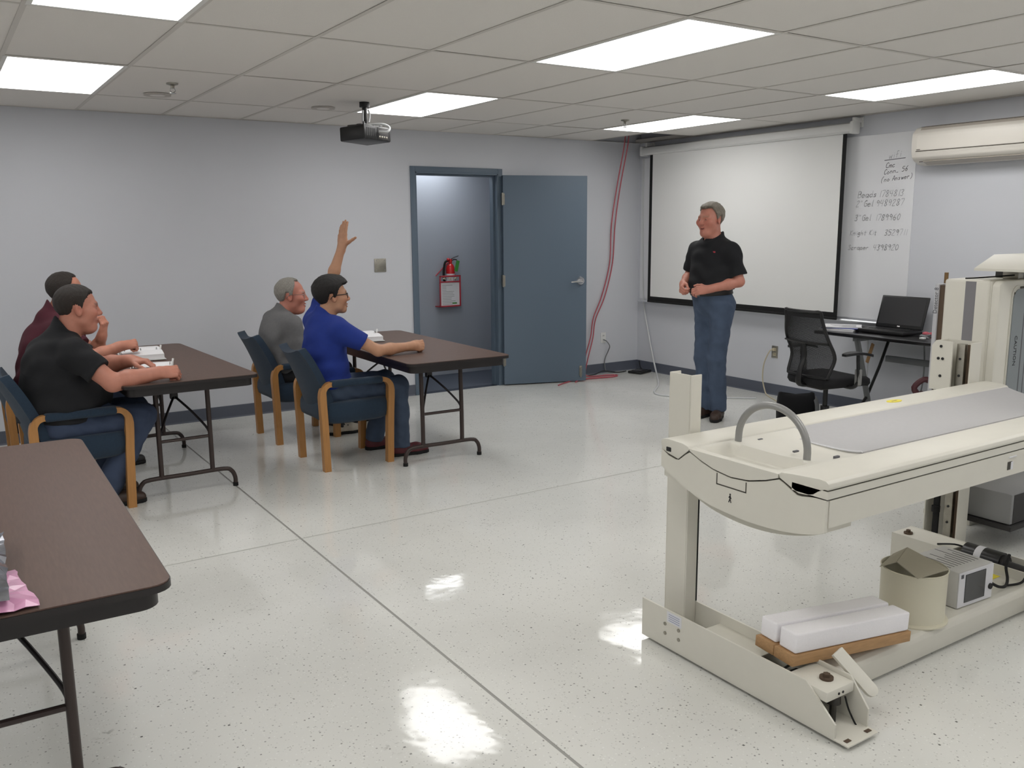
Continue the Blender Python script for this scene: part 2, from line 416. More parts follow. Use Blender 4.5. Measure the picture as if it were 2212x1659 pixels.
for (i, j) in lights: ceiling_light(i, j, LL.get((i, j), 'white ceiling light panel outside the picture, %s, %s' % (RW[j], CW[i])))

# doorway
fr = sempty('door_1', (0, 0, 0), 'open blue-grey steel door with its frame')
fr.location = (4.28, YB, 0)
g = G(); FW = 0.05
for x0, x1, z0, z1 in ((DX0 - FW, DX0, 0, DH + FW), (DX1, DX1 + FW, 0, DH + FW), (DX0, DX1, DH, DH + FW)):
    g.box((x0, YB - 0.014, z0), (x1, YB - 0.0005, z1), 0.003)
g.box((DX0, YB - 0.012, 0), (DX0 + 0.012, YB + 0.13, DH)).box((DX1 - 0.012, YB - 0.012, 0), (DX1, YB + 0.13, DH)).box((DX0, YB - 0.012, DH - 0.012), (DX1, YB + 0.13, DH))
g.box((DX0 + .012, YB + 0.045, 0), (DX0 + 0.028, YB + 0.09, DH - .012)).box((DX1 - 0.028, YB + 0.045, 0), (DX1 - .012, YB + 0.09, DH - .012)).box((DX0 + .028, YB + 0.045, DH - 0.028), (DX1 - .028, YB + 0.09, DH - .012))
g.build('door_frame', 'door_blue', fr)
ANG = -math.atan2(0.268, 0.80); HP = Vector((4.762, YB - 0.035, 0)); DL = 0.885
Rz = Matrix.Rotation(ANG, 3, 'Z')
def dl(g, start=0): # leaf local (x along leaf from hinge, y thickness, z) -> world
    g.v = g.v[:start] + [tuple(Rz @ Vector(v) + HP) for v in g.v[start:]]; return g
leaf = dl(G().box((0.012, -0.022, 0.012), (DL, 0.022, 2.088), 0.002, 1)).build('door_leaf', 'door_blue', fr)
for z in (1.86, 1.06, 0.26):
    hg = dl(G().box((0.0, -0.024, z - 0.055), (0.03, 0.026, z + 0.055), 0.002, 1)); hg.cyl(HP + Vector((-0.004, -0.03, z - 0.06)), HP + Vector((-0.004, -0.03, z + 0.06)), 0.009, n=12)
    hg.build('hinge', 'steel_plate', leaf)
g = G().cyl((DL - 0.065, -0.022, 1.045), (DL - 0.065, -0.034, 1.045), 0.045, 0.038, 24).cyl((DL - 0.065, -0.034, 1.045), (DL - 0.065, -0.075, 1.045), 0.016, n=14)
g.tube([(DL - 0.060, -0.068, 1.045), (DL - 0.1, -0.072, 1.043), (DL - 0.15, -0.066, 1.038), (DL - 0.175, -0.058, 1.036)], [0.014, 0.012, 0.010, 0.009], 10)
dl(g).build('lever_handle', 'chrome', leaf)
dl(G().box((DL - 0.075, -0.034, 0.065), (DL - 0.045, -0.022, 0.17), 0.004).cyl((DL - 0.06, -0.036, 0.05), (DL - 0.06, -0.036, 0.15), 0.008, n=10)).build('door_holder', 'steel_plate', leaf)
dl(G().box((DL - 0.002, -0.014, 1.0), (DL + 0.003, 0.014, 1.09))).build('latch_plate', 'steel_plate', leaf)

# passage behind the doorway
VY = 8.42
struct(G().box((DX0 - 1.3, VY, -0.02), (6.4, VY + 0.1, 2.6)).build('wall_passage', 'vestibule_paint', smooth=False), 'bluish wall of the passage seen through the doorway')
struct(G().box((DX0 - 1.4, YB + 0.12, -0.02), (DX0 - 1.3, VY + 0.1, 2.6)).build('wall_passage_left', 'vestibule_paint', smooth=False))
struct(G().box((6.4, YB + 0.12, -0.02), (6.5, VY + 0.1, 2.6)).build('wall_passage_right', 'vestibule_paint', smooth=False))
struct(G().box((DX0 - 1.4, YB + 0.09, -0.1), (6.5, VY + 0.1, 0.003)).build('floor_passage', 'floor_mat', smooth=False), 'dark matted passage floor beyond the door')
struct(G().box((DX0 - 1.4, YB + 0.12, 2.36), (6.5, VY + 0.1, 2.6)).build('ceiling_passage', 'ceiling_tile', smooth=False))
t = thing('passage_light', 'ceiling light panel in the passage beyond the door, out of direct sight', 'light', (4.40, 8.12, 2.34))
G().box((4.10, 7.86, 2.345), (4.70, 8.38, 2.36)).build('frame', 'lamp_frame', t, smooth=False)
mp_ = mat('passage_diffuser', (255, 253, 250), 0.5); b = mp_.node_tree.nodes['Principled BSDF']
b.inputs['Emission Color'].default_value = (0.98, 0.99, 1, 1); b.inputs['Emission Strength'].default_value = 7.8
G().box((4.12, 7.88, 2.341), (4.68, 8.36, 2.345)).build('diffuser', mp_, t, smooth=False)

# fire extinguisher hanging in a red holder on the passage wall
kx = (VY - .06) / 7.52
ex, ez = 4.205 * kx, CAMH + (1.0 - CAMH) * kx
def EZ(z): return CAMH + (z - CAMH) * kx
t = thing('fire_extinguisher', 'red fire extinguisher with black hose and green tag on the passage wall', 'extinguisher', (ex, VY - 0.09, EZ(0.86)))
cy = VY - 0.052
G().lathe([(0.0, EZ(0.86)), (0.043, EZ(0.86)), (0.048, EZ(0.88)), (0.048, EZ(1.185)), (0.043, EZ(1.215)), (0.03, EZ(1.237)), (0.018, EZ(1.245)), (0.018, EZ(1.26)), (0, EZ(1.26))], (ex, cy, 0), 24).build('cylinder', 'red_paint', t)
G().lathe([(0.0484, EZ(1.04)), (0.0488, EZ(1.04)), (0.0488, EZ(1.15)), (0.0484, EZ(1.15))], (ex, cy, 0), 24).build('label_band', 'label_white', t)
G().cyl((ex, cy, EZ(1.255)), (ex, cy, EZ(1.29)), 0.02, n=14).ell((ex - 0.03, cy - 0.01, EZ(1.285)), 0.017).build('valve', 'red_paint', t)
G().tube([(ex + 0.0, cy, EZ(1.285)), (ex + 0.04, cy, EZ(1.30)), (ex + 0.095, cy - .01, EZ(1.318))], 0.007, 8, flat=0.6).tube([(ex, cy, EZ(1.27)), (ex + 0.05, cy, EZ(1.285)), (ex + 0.08, cy, EZ(1.28))], 0.006, 8).build('handle', 'dark_steel', t)
G().tube([(ex - 0.02, cy, EZ(1.275)), (ex - 0.06, cy, EZ(1.26)), (ex - 0.078, cy, EZ(1.2)), (ex - 0.082, cy, EZ(1.12)), (ex - 0.068, cy, EZ(1.05))], 0.012, 10, sub=5).build('hose', 'black_rubber', t)
G().box((ex + 0.032, cy - 0.055, EZ(1.17)), (ex + 0.072, cy - 0.052, EZ(1.275)), rot=Matrix.Rotation(0.25, 3, 'Y')).build('tag', 'green_tag', t)
kx = (VY - .107) / 7.52
t = thing('sign_holder', 'red wire holder with a white instruction sheet on the passage wall', 'sign', (ex, VY - 0.08, EZ(0.83)))
sx0, sx1, sz0, sz1 = 4.078 * kx, 4.313 * kx, EZ(0.829), EZ(1.128)
g = G()
for x in (sx0, sx1 - 0.016): g.box((x, VY - 0.112, sz0), (x + 0.016, VY - 0.102, sz1 + 0.005), 0.003)
g.box((sx0, VY - 0.112, sz0), (sx1, VY - 0.102, sz0 + 0.016), 0.003).box((sx0, VY - 0.112, sz1 - 0.012), (sx1, VY - 0.102, sz1 + 0.005), 0.003).box((sx0, VY - 0.112, sz1 - 0.07), (sx1, VY - 0.102, sz1 - 0.055), 0.003)
g.box((sx0, VY - 0.102, sz0), (sx1, VY, sz0 + 0.008))
g.tube([(sx0 + .01, VY - .01, sz1), (ex, VY - .01, EZ(1.26)), (sx1 - .01, VY - .01, sz1)], 0.006, 8)
g.build('wire_frame', 'red_frame', t)
pp = G().box((sx0 + 0.014, VY - 0.1015, sz0 + 0.014), (sx1 - 0.014, VY - 0.099, sz1 - 0.066)).build('instruction_sheet', 'white_paper', t, smooth=False)
g = G(); random.seed(3)
for k in range(13):
    zz = sz1 - 0.1 - k * 0.017; g.box((sx0 + 0.035, VY - 0.10156, zz), (sx0 + 0.035 + (0.05 if k in (1, 2, 3) else random.uniform(0.11, 0.17)), VY - 0.1015, zz + 0.003))
g.build('print_line', 'print_grey', pp, smooth=False)
G().box((ex - .01, VY - 0.1022, sz0 + 0.03), (ex + 0.045, VY - 0.1015, sz0 + 0.045)).build('emblem', 'green_tag', pp, smooth=False)
for k in range(3): G().tube([(sx0 + .04 + k * .07, VY - .114, sz1 - .03), (sx0 + .055 + k * .07, VY - .116, sz1 - .022), (sx0 + .065 + k * .07, VY - .114, sz1 - .035)], 0.008, 6).build('tie', 'ivory_plastic', t)

# wall plate and outlets
t = thing('wall_plate', 'square blank steel plate on the wall left of the door', 'wall plate', (3.458, YB, 1.19))
G().box((3.40, YB - 0.008, 1.19), (3.516, YB - 0.0005, 1.312), 0.003).build('plate', 'steel_plate', t)
for dx in (-.042, .042):
    for dz in (-.045, .045): G().cyl((3.458 + dx, YB - .008, 1.251 + dz), (3.458 + dx, YB - .0105, 1.251 + dz), 0.005, n=10).build('screw', 'steel', t)
def outlet(label, org, ux, nrm, platem, facem):
    o = Vector(org); ux = Vector(ux); n = Vector(nrm)
    t = thing('wall_outlet', label, 'outlet', o)
    def b(u0, u1, z0, z1, d0, d1, bev=0.0):
        a = o + ux * u0 + n * d0 + Vector((0, 0, z0)); c = o + ux * u1 + n * d1 + Vector((0, 0, z1))
        return (tuple(min(a[k], c[k]) for k in range(3)), tuple(max(a[k], c[k]) for k in range(3)), bev)
    G().box(*b(-.035, .035, -.057, .057, .0005, .006, .002)).build('plate', platem, t)
    for z in (-.022, .022):
        f = G().box(*b(-.017, .017, z - .015, z + .015, .006, .009, .003)).build('socket', facem, t)
        G().box(*b(-.009, -.005, z - .004, z + .008, .009, .0095)).box(*b(.005, .009, z - .004, z + .008, .009, .0095)).build('slot', 'print_black', f, smooth=False)
    return t
outlet('white wall outlet low on the back wall between door and corner', (6.09, YB, 0.39), (1, 0, 0), (0, -1, 0), 'white_plastic', 'white_plastic')
outlet('steel wall outlet with a cream plug on the wall below the screen', (XR, 5.556, 0.411), (0, -1, 0), (-1, 0, 0), 'steel_plate', 'ivory_plastic')
tag(G().tube([(6.09, YB - .012, .365), (6.10, YB - .05, .355), (6.135, YB - .06, .30), (6.14, YB - .03, .24), (6.11, YB - .02, .17), (6.10, YB - .02, .10), (6.12, YB - .05, .012), (6.3, YB - .12, .008)], 0.0055, 8, sub=6).build('power_cord', 'cable_grey'), 'thin grey cord hanging from the white outlet to the floor', 'cord')
tag(G().box((XR - .035, 5.545, .42), (XR - .01, 5.567, .45), .004).tube([(XR - .03, 5.556, .435), (XR - .06, 5.57, .42), (XR - .07, 5.62, .30), (XR - .06, 5.64, .16), (XR - .05, 5.62, .05), (XR - .09, 5.55, .008), (XR - .25, 5.3, .007), (XR - .4, 5.1, .007)], 0.006, 8, sub=6).build('power_cord', 'ivory_plastic'), 'cream power cord running from the steel outlet to the floor', 'cord')

# cables by the corner
def cable(name, pts, r, m_, label, sub=8, cat='cable'):
    return tag(G().tube(pts, r, 8, sub=sub).build(name, m_), label, cat)
cable('red_cable', [(6.17, 7.28, 2.62), (6.18, 7.30, 2.44), (6.20, 7.44, 2.0), (6.165, 7.48, 1.6), (6.15, 7.485, 1.2), (6.05, 7.49, 0.85), (5.93, 7.48, .62), (5.87, 7.45, .42), (5.78, 7.42, .22), (5.74, 7.40, .05), (5.80, 7.36, .008), (6.0, 7.33, .008), (6.06, 7.27, .008), (5.95, 7.22, .008), (5.6, 7.28, .008), (5.35, 7.20, .008), (5.2, 7.12, .008)], 0.0062, 'cable_red', 'red cable hanging slightly more to the left from the ceiling opening')
cable('red_cable', [(6.20, 7.26, 2.62), (6.21, 7.28, 2.44), (6.245, 7.44, 2.0), (6.215, 7.48, 1.6), (6.19, 7.485, 1.2), (6.09, 7.485, 0.85), (5.955, 7.475, .60), (5.90, 7.45, .40), (5.80, 7.41, .18), (5.75, 7.38, .03), (5.83, 7.34, .009), (6.02, 7.31, .009), (6.08, 7.25, .009), (5.97, 7.20, .009), (5.62, 7.26, .009), (5.45, 7.16, .009)], 0.0062, 'cable_red', 'red cable hanging slightly more to the right from the ceiling opening')
cable('white_cable', [(XR - .012, 7.44, 2.3), (XR - .012, 7.43, 1.5), (XR - .015, 7.40, .8), (XR - .02, 7.30, .42), (XR - .03, 7.20, .14), (XR - .06, 7.12, .02), (XR - .2, 6.95, .006), (XR - .55, 6.55, .006), (XR - .9, 6.2, .006), (XR - .75, 5.9, .006), (XR - .3, 5.5, .006)], 0.009, 'cable_white', 'white cable running down the room corner and along the floor')
cable('black_cable', [(5.75, 7.43, .008), (5.9, 7.42, .01), (6.05, 7.45, .03), (6.2, 7.40, .01), (6.3, 7.36, .02)], 0.005, 'black_rubber', 'thin black cord along the foot of the back wall')
t = thing('network_box', 'small flat black box lying on the floor in the room corner', 'box', (6.42, 7.27, 0))
G().box((6.31, 7.19, 0.002), (6.53, 7.36, 0.028), 0.006, rot=Matrix.Rotation(0.3, 3, 'Z')).build('case', 'black_plastic', t)
G().box((6.34, 7.22, 0.028), (6.50, 7.33, 0.034), 0.004, rot=Matrix.Rotation(0.3, 3, 'Z')).build('lid', 'black_satin', t)
G().tube([(6.53, 7.33, .015), (6.56, 7.42, .03), (6.565, 7.45, .10)], .005, 8, sub=4).build('lead', 'black_rubber', t)

# sprinklers and flush discs in the ceiling
for (x, y, lb) in ((1.36, 5.893, 'left'), (5.039, 5.95, 'right')):
    t = thing('sprinkler_head', 'small pendent sprinkler head on the ceiling, %s one' % ('left by the left light panel' if lb == 'left' else 'right by the screen light panel'), 'sprinkler', (x, y, H), 0, 'ceiling sprinklers')
    G().lathe([(0.0, H), (0.036, H), (0.034, H - .008), (0.018, H - .012), (0.012, H - .016), (0.012, H - .03), (0, H - .03)], (x, y, 0), 20).build('escutcheon', 'steel_plate', t)
    G().tube([(x - .011, y, H - .028), (x - .016, y, H - .045), (x, y, H - .058)], .0028, 6).tube([(x + .011, y, H - .028), (x + .016, y, H - .045), (x, y, H - .058)], .0028, 6).lathe([(0, H - .057), (.02, H - .057), (.02, H - .06), (0, H - .06)], (x, y, 0), 16).build('deflector', 'steel', t)
for (x, y, lb) in ((1.375, 6.39, 'flush white ceiling disc beside the left sprinkler head'), (2.56, 6.468, 'flush white ceiling disc next to the projector mount')):
    t = thing('ceiling_disc', lb, 'ceiling disc', (x, y, H), 0, 'flush ceiling discs')
    G().lathe([(0, H - .0015), (.085, H - .0015), (.09, H - .006), (.08, H - .010), (.0, H - .012)], (x, y, 0), 28).build('cover', 'ceiling_tile', t)
    G().lathe([(.083, H - .0108), (.086, H - .0108), (.086, H - .0085), (.083, H - .0085)], (x, y, 0), 28).build('rim', 'ac_shade', t)

# projector on its ceiling mount
t = thing('projector', 'black projector hanging from the ceiling on a black pole mount', 'projector', (2.714, 6.069, 2.18))
px, py = 2.714, 6.069
pr = Matrix.Rotation(math.radians(25), 3, 'Z'); pv = Vector((px, py, 2.24)); tl = Matrix.Rotation(math.radians(-3), 3, 'X') @ pr
mt = G().cyl((px, py, H), (px, py, H - .035), .036, n=20).cyl((px, py, H - .03), (px, py, 2.315), .018, n=14).build('mount_pole', 'black_plastic', t)
G().box((px - .07, py - .02, 2.308), (px + .09, py + .02, 2.318), .003, rot=pr, piv=pv).box((px - .1, py - .07, 2.296), (px - .075, py + .08, 2.31), .003, rot=pr, piv=pv).box((px + .06, py - .09, 2.296), (px + .085, py + .07, 2.31), .003, rot=pr, piv=pv).build('mount_bracket', 'black_satin', mt)
pb = G().box((px - .145, py - .115, 2.195), (px + .145, py + .115, 2.295), .01, rot=tl, piv=pv).build('case', 'black_plastic', t)
G().box((px - .146, py - .118, 2.197), (px - .138, py - .108, 2.312), .002, rot=tl, piv=pv).build('fin', 'black_satin', pb)
G().box((px + .00, py - .1172, 2.205), (px + .115, py - .1145, 2.285), .002, rot=tl, piv=pv).build('port_panel', 'source_dark', pb)
g = G()
for k in range(4): g.box((px + .012 + k * .025, py - .119, 2.215), (px + .028 + k * .025, py - .117, 2.228), .001, rot=tl, piv=pv)
g.build('port', 'steel_plate', pb)
g = G()
for k in range(5): g.box((px - .12 + k * .02, py - .1165, 2.22), (px - .108 + k * .02, py - .115, 2.275), rot=tl, piv=pv)
g.build('vent_slot', 'print_black', pb, smooth=False)
G().cyl(pv + tl @ Vector((.06, .114, .0)), pv + tl @ Vector((.06, .132, .0)), .032, .03, 20).build('lens', 'glass_dark', pb)
G().tube([(px - .022, py - .02, H - .06), (px - .03, py - .03, H - .12), (px - .022, py - .03, 2.32), (px + .02, py - .07, 2.30)], .008, 8, sub=6).tube([(px + .01, py - .05, 2.312), (px + .09, py - .10, 2.315), (px + .125, py - .14, 2.29), (px + .10, py - .15, 2.258), (px + .06, py - .10, 2.262)], .008, 8, sub=6).tube([(px + .022, py - .01, H - .05), (px + .03, py - .02, 2.38), (px + .015, py - .03, 2.33)], .007, 8, sub=6).build('cable_bundle', 'cable_white', t)

# whiteboard panel with handwriting, tray
WX = XR - 0.004
t = thing('whiteboard', 'large white marker board with faint handwriting behind the projection screen', 'whiteboard', (XR, 5.85, 0.80))
wbp = G().box((XR - .005, 4.245, 0.80), (XR - .0005, 7.475, 2.308), .001, 1).build('board', 'whiteboard', t, smooth=False)
G().prism([(XR - .002, .765), (XR - .062, .768), (XR - .066, .778), (XR - .06, .788), (XR - .052, .780), (XR - .008, .782), (XR - .006, .80), (XR - .002, .80)], 4.36, 7.45, 'y').build('tray', 'aluminium', t)
GL = {  # single stroke marker letters on a 4 x 6 grid
 'a': [[(3, 3), (1, 3), (0, 1.5), (1, 0), (3, 1), (3, 3)], [(3, 3), (3, 0), (3.6, 0)]], 'b': [[(0, 6), (0, 0), (2, 0), (3, 1.5), (2, 3), (0, 2.4)]], 'c': [[(3, 2.6), (1.5, 3), (0, 1.5), (1.2, 0), (3, .5)]],
 'd': [[(3, 6), (3, 0)], [(3, 2.6), (1.3, 3), (0, 1.5), (1.2, 0), (3, .8)]], 'e': [[(0, 1.5), (3, 1.9), (2, 3), (.6, 2.8), (0, 1.2), (1.2, 0), (3, .5)]], 'f': [[(3, 5.6), (1.8, 6), (1.2, 5), (1.2, 0)], [(0, 3), (2.6, 3.1)]],
 'g': [[(3, 3), (1, 3), (0, 1.8), (1, .6), (3, 1.4)], [(3, 3), (3, -1), (1.6, -2), (.2, -1.4)]], 'h': [[(0, 6), (0, 0)], [(0, 2), (1.6, 3), (2.8, 2.4), (2.8, 0)]], 'i': [[(1, 3), (1, 0)], [(1, 4.4), (1.1, 4.7)]],
 'l': [[(1, 6), (1, .4), (1.6, 0)]], 'n': [[(0, 3), (0, 0)], [(0, 2.2), (1.6, 3), (2.8, 2.2), (2.8, 0)]], 'm': [[(0, 3), (0, 0)], [(0, 2.4), (1.2, 3), (1.8, 2.2), (1.8, 0)], [(1.8, 2.4), (2.9, 3), (3.6, 2.2), (3.6, 0)]],
 'o': [[(1.5, 3), (0, 1.5), (1.5, 0), (3, 1.5), (1.5, 3)]], 'p': [[(0, 3), (0, -2)], [(0, 2.4), (1.8, 3), (3, 1.6), (1.8, 0), (0, .8)]], 'r': [[(0, 3), (0, 0)], [(0, 1.8), (1.2, 3), (2.6, 2.8)]], 's': [[(2.8, 2.7), (1.2, 3), (.5, 2.1), (2.6, 1.1), (1.6, 0), (.1, .4)]],
 't': [[(1.2, 5), (1.2, .4), (2.2, 0)], [(0, 3.1), (2.8, 3.2)]], 'u': [[(0, 3), (0, .8), (1.2, 0), (2.8, 1)], [(2.8, 3), (2.8, 0)]], 'w': [[(0, 3), (.8, 0), (1.8, 2.4), (2.8, 0), (3.6, 3)]],
 'A': [[(0, 0), (2, 6), (3.6, 0)], [(.7, 2.2), (3, 2.2)]], 'B': [[(0, 0), (0, 6), (2.4, 5.8), (3, 4.6), (2.2, 3.3), (0, 3.1)], [(2, 3.2), (3.4, 2), (2.6, .3), (0, 0)]], 'C': [[(3.6, 5), (2.2, 6), (.6, 4.6), (.2, 2), (1.4, .2), (3.6, .8)]],
 'G': [[(3.4, 5.2), (2, 6), (.4, 4.4), (.3, 1.6), (1.8, 0), (3.4, 1), (3.4, 2.8), (2, 2.8)]], 'K': [[(0, 6), (0, 0)], [(3.2, 6), (0, 2.8), (3.4, 0)]], 'S': [[(3.4, 5.2), (1.8, 6), (.3, 4.8), (3.2, 2), (1.6, 0), (0, .8)]],
 '0': [[(1.6, 6), (0, 4), (.2, 1.4), (1.6, 0), (3, 1.6), (3, 4.4), (1.6, 6)]], '1': [[(1.4, 6), (1.3, 0)]], '2': [[(.2, 4.8), (1.6, 6), (3, 4.8), (0, .2), (3.2, 0)]], '3': [[(.2, 5.6), (2.4, 6), (2.8, 4.4), (1.2, 3.2), (3, 2), (2, .1), (0, .5)]],
 '4': [[(.4, 6), (0, 3), (3, 3)], [(2.6, 6), (2.4, 0)]], '5': [[(3, 6), (.4, 6), (.3, 3.6), (2.4, 3.6), (3, 1.8), (1.8, 0), (0, .4)]], '6': [[(2.8, 6), (.6, 3.6), (.2, 1.2), (1.6, 0), (3, 1.4), (2, 2.8), (.4, 2)]], '7': [[(0, 6), (3.2, 6), (1.2, 0)]],
 '8': [[(1.6, 3.2), (.3, 4.6), (1.6, 6), (2.9, 4.6), (.2, 1.4), (1.6, 0), (3, 1.4), (1.6, 3.2)]], '9': [[(3, 4.4), (1.6, 6), (.2, 4.6), (1.4, 3.2), (3, 4.4), (2.4, 0)]],
 '"': [[(.6, 6), (.4, 4.6)], [(1.8, 6), (1.6, 4.6)]], '(': [[(2.4, 7), (.4, 4), (.2, 1), (1, -1.6)]], ')': [[(.4, 6.4), (2, 4), (1.8, 1), (.4, -1)]], '.': [[(.6, .2), (.9, 0)]], '-': [[(0, .1), (2.6, .1)]]}
def handwriting(s, y, z, h, material, slope=0.02, wd_=0.0045):
    """written on the right wall; reading direction is -y"""
    g = G(); u = 0.0; sc = h / 6.0; rnd = random.Random(s)
    for chx in s:
        if chx == ' ':
            u += 3.2 * sc; g.build('handwriting', material, wbp, smooth=False); g = G(); continue
        for st in GL[chx]:
            pts = []
            for (a, b_) in st:
                uu = u + (a + 0.22 * b_ + rnd.uniform(-.12, .12)) * sc * 0.92; vv = (b_ + rnd.uniform(-.15, .15)) * sc + slope * uu
                pts.append((XR - .0056, y - uu, z + vv))
            P = smooth_path([Vector(p) for p in pts], 4) if len(pts) > 2 else [Vector(p) for p in pts]
            for a, b_ in zip(P[:-1], P[1:]):
                d = b_ - a
                if d.length < 1e-5: continue
                d.normalize(); nrm = Vector((0, -d.z, d.y)) * (wd_ / 2); e = d * wd_ * .3
                g.add([a + nrm - e, a - nrm - e, b_ - nrm + e, b_ + nrm + e], [(0, 1, 2, 3)])
        u += (4.4 if chx not in 'il1.' else 2.6) * sc
    return g.build('handwriting', material, wbp, smooth=False)
handwriting('wifi', 4.485, 2.106, 0.05, 'marker_grey', 0.12)
g = G().box((XR - .0058, 4.335, 2.098), (XR - .0052, 4.522, 2.104), rot=Matrix.Rotation(-.05, 3, 'X')); g.build('handwriting', 'marker_dark', wbp, smooth=False)
handwriting('Cmc', 4.507, 2.036, 0.040, 'marker_dark', 0.05)
handwriting('Conn- 56', 4.520, 1.984, 0.038, 'marker_dark', 0.10, .0042)
handwriting('(no Answer)', 4.540, 1.925, 0.036, 'marker_dark', 0.08, .004)
for (w_, y0, n_, y1, z, hh) in (('Beads', 4.751, '1784813', 4.552, 1.806, .05), ('2"Gel', 4.764, '9489287', 4.575, 1.731, .05), ('3"Gel', 4.771, '1789960', 4.574, 1.616, .048), ('Knight Kit', 4.807, '3529711', 4.481, 1.495, .046), ('Scraper', 4.818, '4398920', 4.577, 1.374, .046)):
    handwriting(w_, y0, z, hh if len(w_) < 7 else .04, 'marker_grey'); handwriting(n_, y1, z, hh, 'marker_grey')

# projection screen
SX = 6.5
t = thing('projection_screen', 'large pull-down projection screen with black border and white housing', 'screen', (SX, 6.05, 0.78))
hs = G().prism([(SX - .045, 2.345), (SX - .05, 2.375), (SX - .04, 2.405), (SX - .01, 2.418), (SX + .03, 2.41), (SX + .045, 2.38), (SX + .04, 2.345), (SX + .01, 2.33), (SX - .025, 2.33)], 4.775, 7.34, 'y').build('housing', 'white_plastic', t)
for y in (4.745, 7.335): G().box((SX - .055, y, 2.322), (SX + .05, y + .034, 2.424), .012).build('end_cap', 'white_plastic', hs)
for y in (4.75, 7.29): G().box((SX - .02, y, 2.415), (XR - .001, y + .03, 2.455), .003).box((XR - .012, y - .012, 2.38), (XR - .001, y + .042, 2.462), .003).build('wall_bracket', 'white_plastic', hs)
G().box((SX - .001, 4.872, .84), (SX + .001, 7.215, 2.335)).build('picture_surface', 'screen_fabric', t, smooth=False)
G().box((SX - .0008, 4.833, .795), (SX + .0008, 4.872, 2.335)).box((SX - .0008, 7.215, .795), (SX + .0008, 7.258, 2.335)).box((SX - .0008, 4.872, .795), (SX + .0008, 7.215, .84)).build('black_border', 'screen_black', t, smooth=False)
G().cyl((SX, 4.84, .787), (SX, 7.25, .787), .012, n=12).build('bottom_bar', 'screen_black', t)

# split air conditioner
t = thing('air_conditioner', 'white split air conditioner on the right wall at the picture edge', 'air conditioner', (XR, 3.72, 2.02))
y0, y1 = 3.14, 4.16; xf = XR - .205
prof = [(XR, 2.315), (XR - .10, 2.318), (XR - .16, 2.305), (xf, 2.262), (xf - .006, 2.20), (xf, 2.115), (XR - .195, 2.085), (XR - .17, 2.062), (XR - .11, 2.035), (XR - .04, 2.028), (XR, 2.03)]
cs = G().prism(prof, y0, y1, 'y', bev=.006).build('casing', 'ac_white', t)
G().prism([(xf + .012, 2.250), (xf - .003, 2.245), (xf - .0085, 2.20), (xf - .003, 2.135), (xf + .008, 2.132)], y0 + .015, y1 - .045, 'y').build('front_panel', 'ac_white', cs)
G().prism([(XR - .12, 2.3185), (XR - .165, 2.306), (xf + .004, 2.258), (xf + .004, 2.248), (XR - .11, 2.30)], y0 + .015, y1 - .05, 'y').build('intake_slot', 'ac_shade', cs)
G().prism([(xf + .02, 2.128), (xf - .004, 2.126), (xf - .001, 2.112), (XR - .192, 2.092), (XR - .175, 2.098)], y0 + .015, y1 - .03, 'y').build('flap', 'ac_white', cs)
g = G()
for (xx, zz) in ((xf - .0065, 2.130), (XR - .186, 2.083), (XR - .155, 2.0535)): g.cyl((xx, y0 + .02, zz), (xx, y1 - .04, zz), .0025, n=8)
g.box((XR - .172, y0 + .02, 2.3075), (XR - .168, y1 - .05, 2.3105)); g.build('seam', 'ac_seam', cs)
G().prism([(XR - .172, 2.058), (XR - .11, 2.032), (XR - .112, 2.029), (XR - .175, 2.054)], y0 + .05, y1 - .08, 'y').build('outlet_vane', 'ac_shade', cs)
G().box((xf - .0075, y1 - .075, 2.14), (xf - .0055, y1 - .045, 2.144)).build('maker_mark', 'ac_seam', cs, smooth=False)

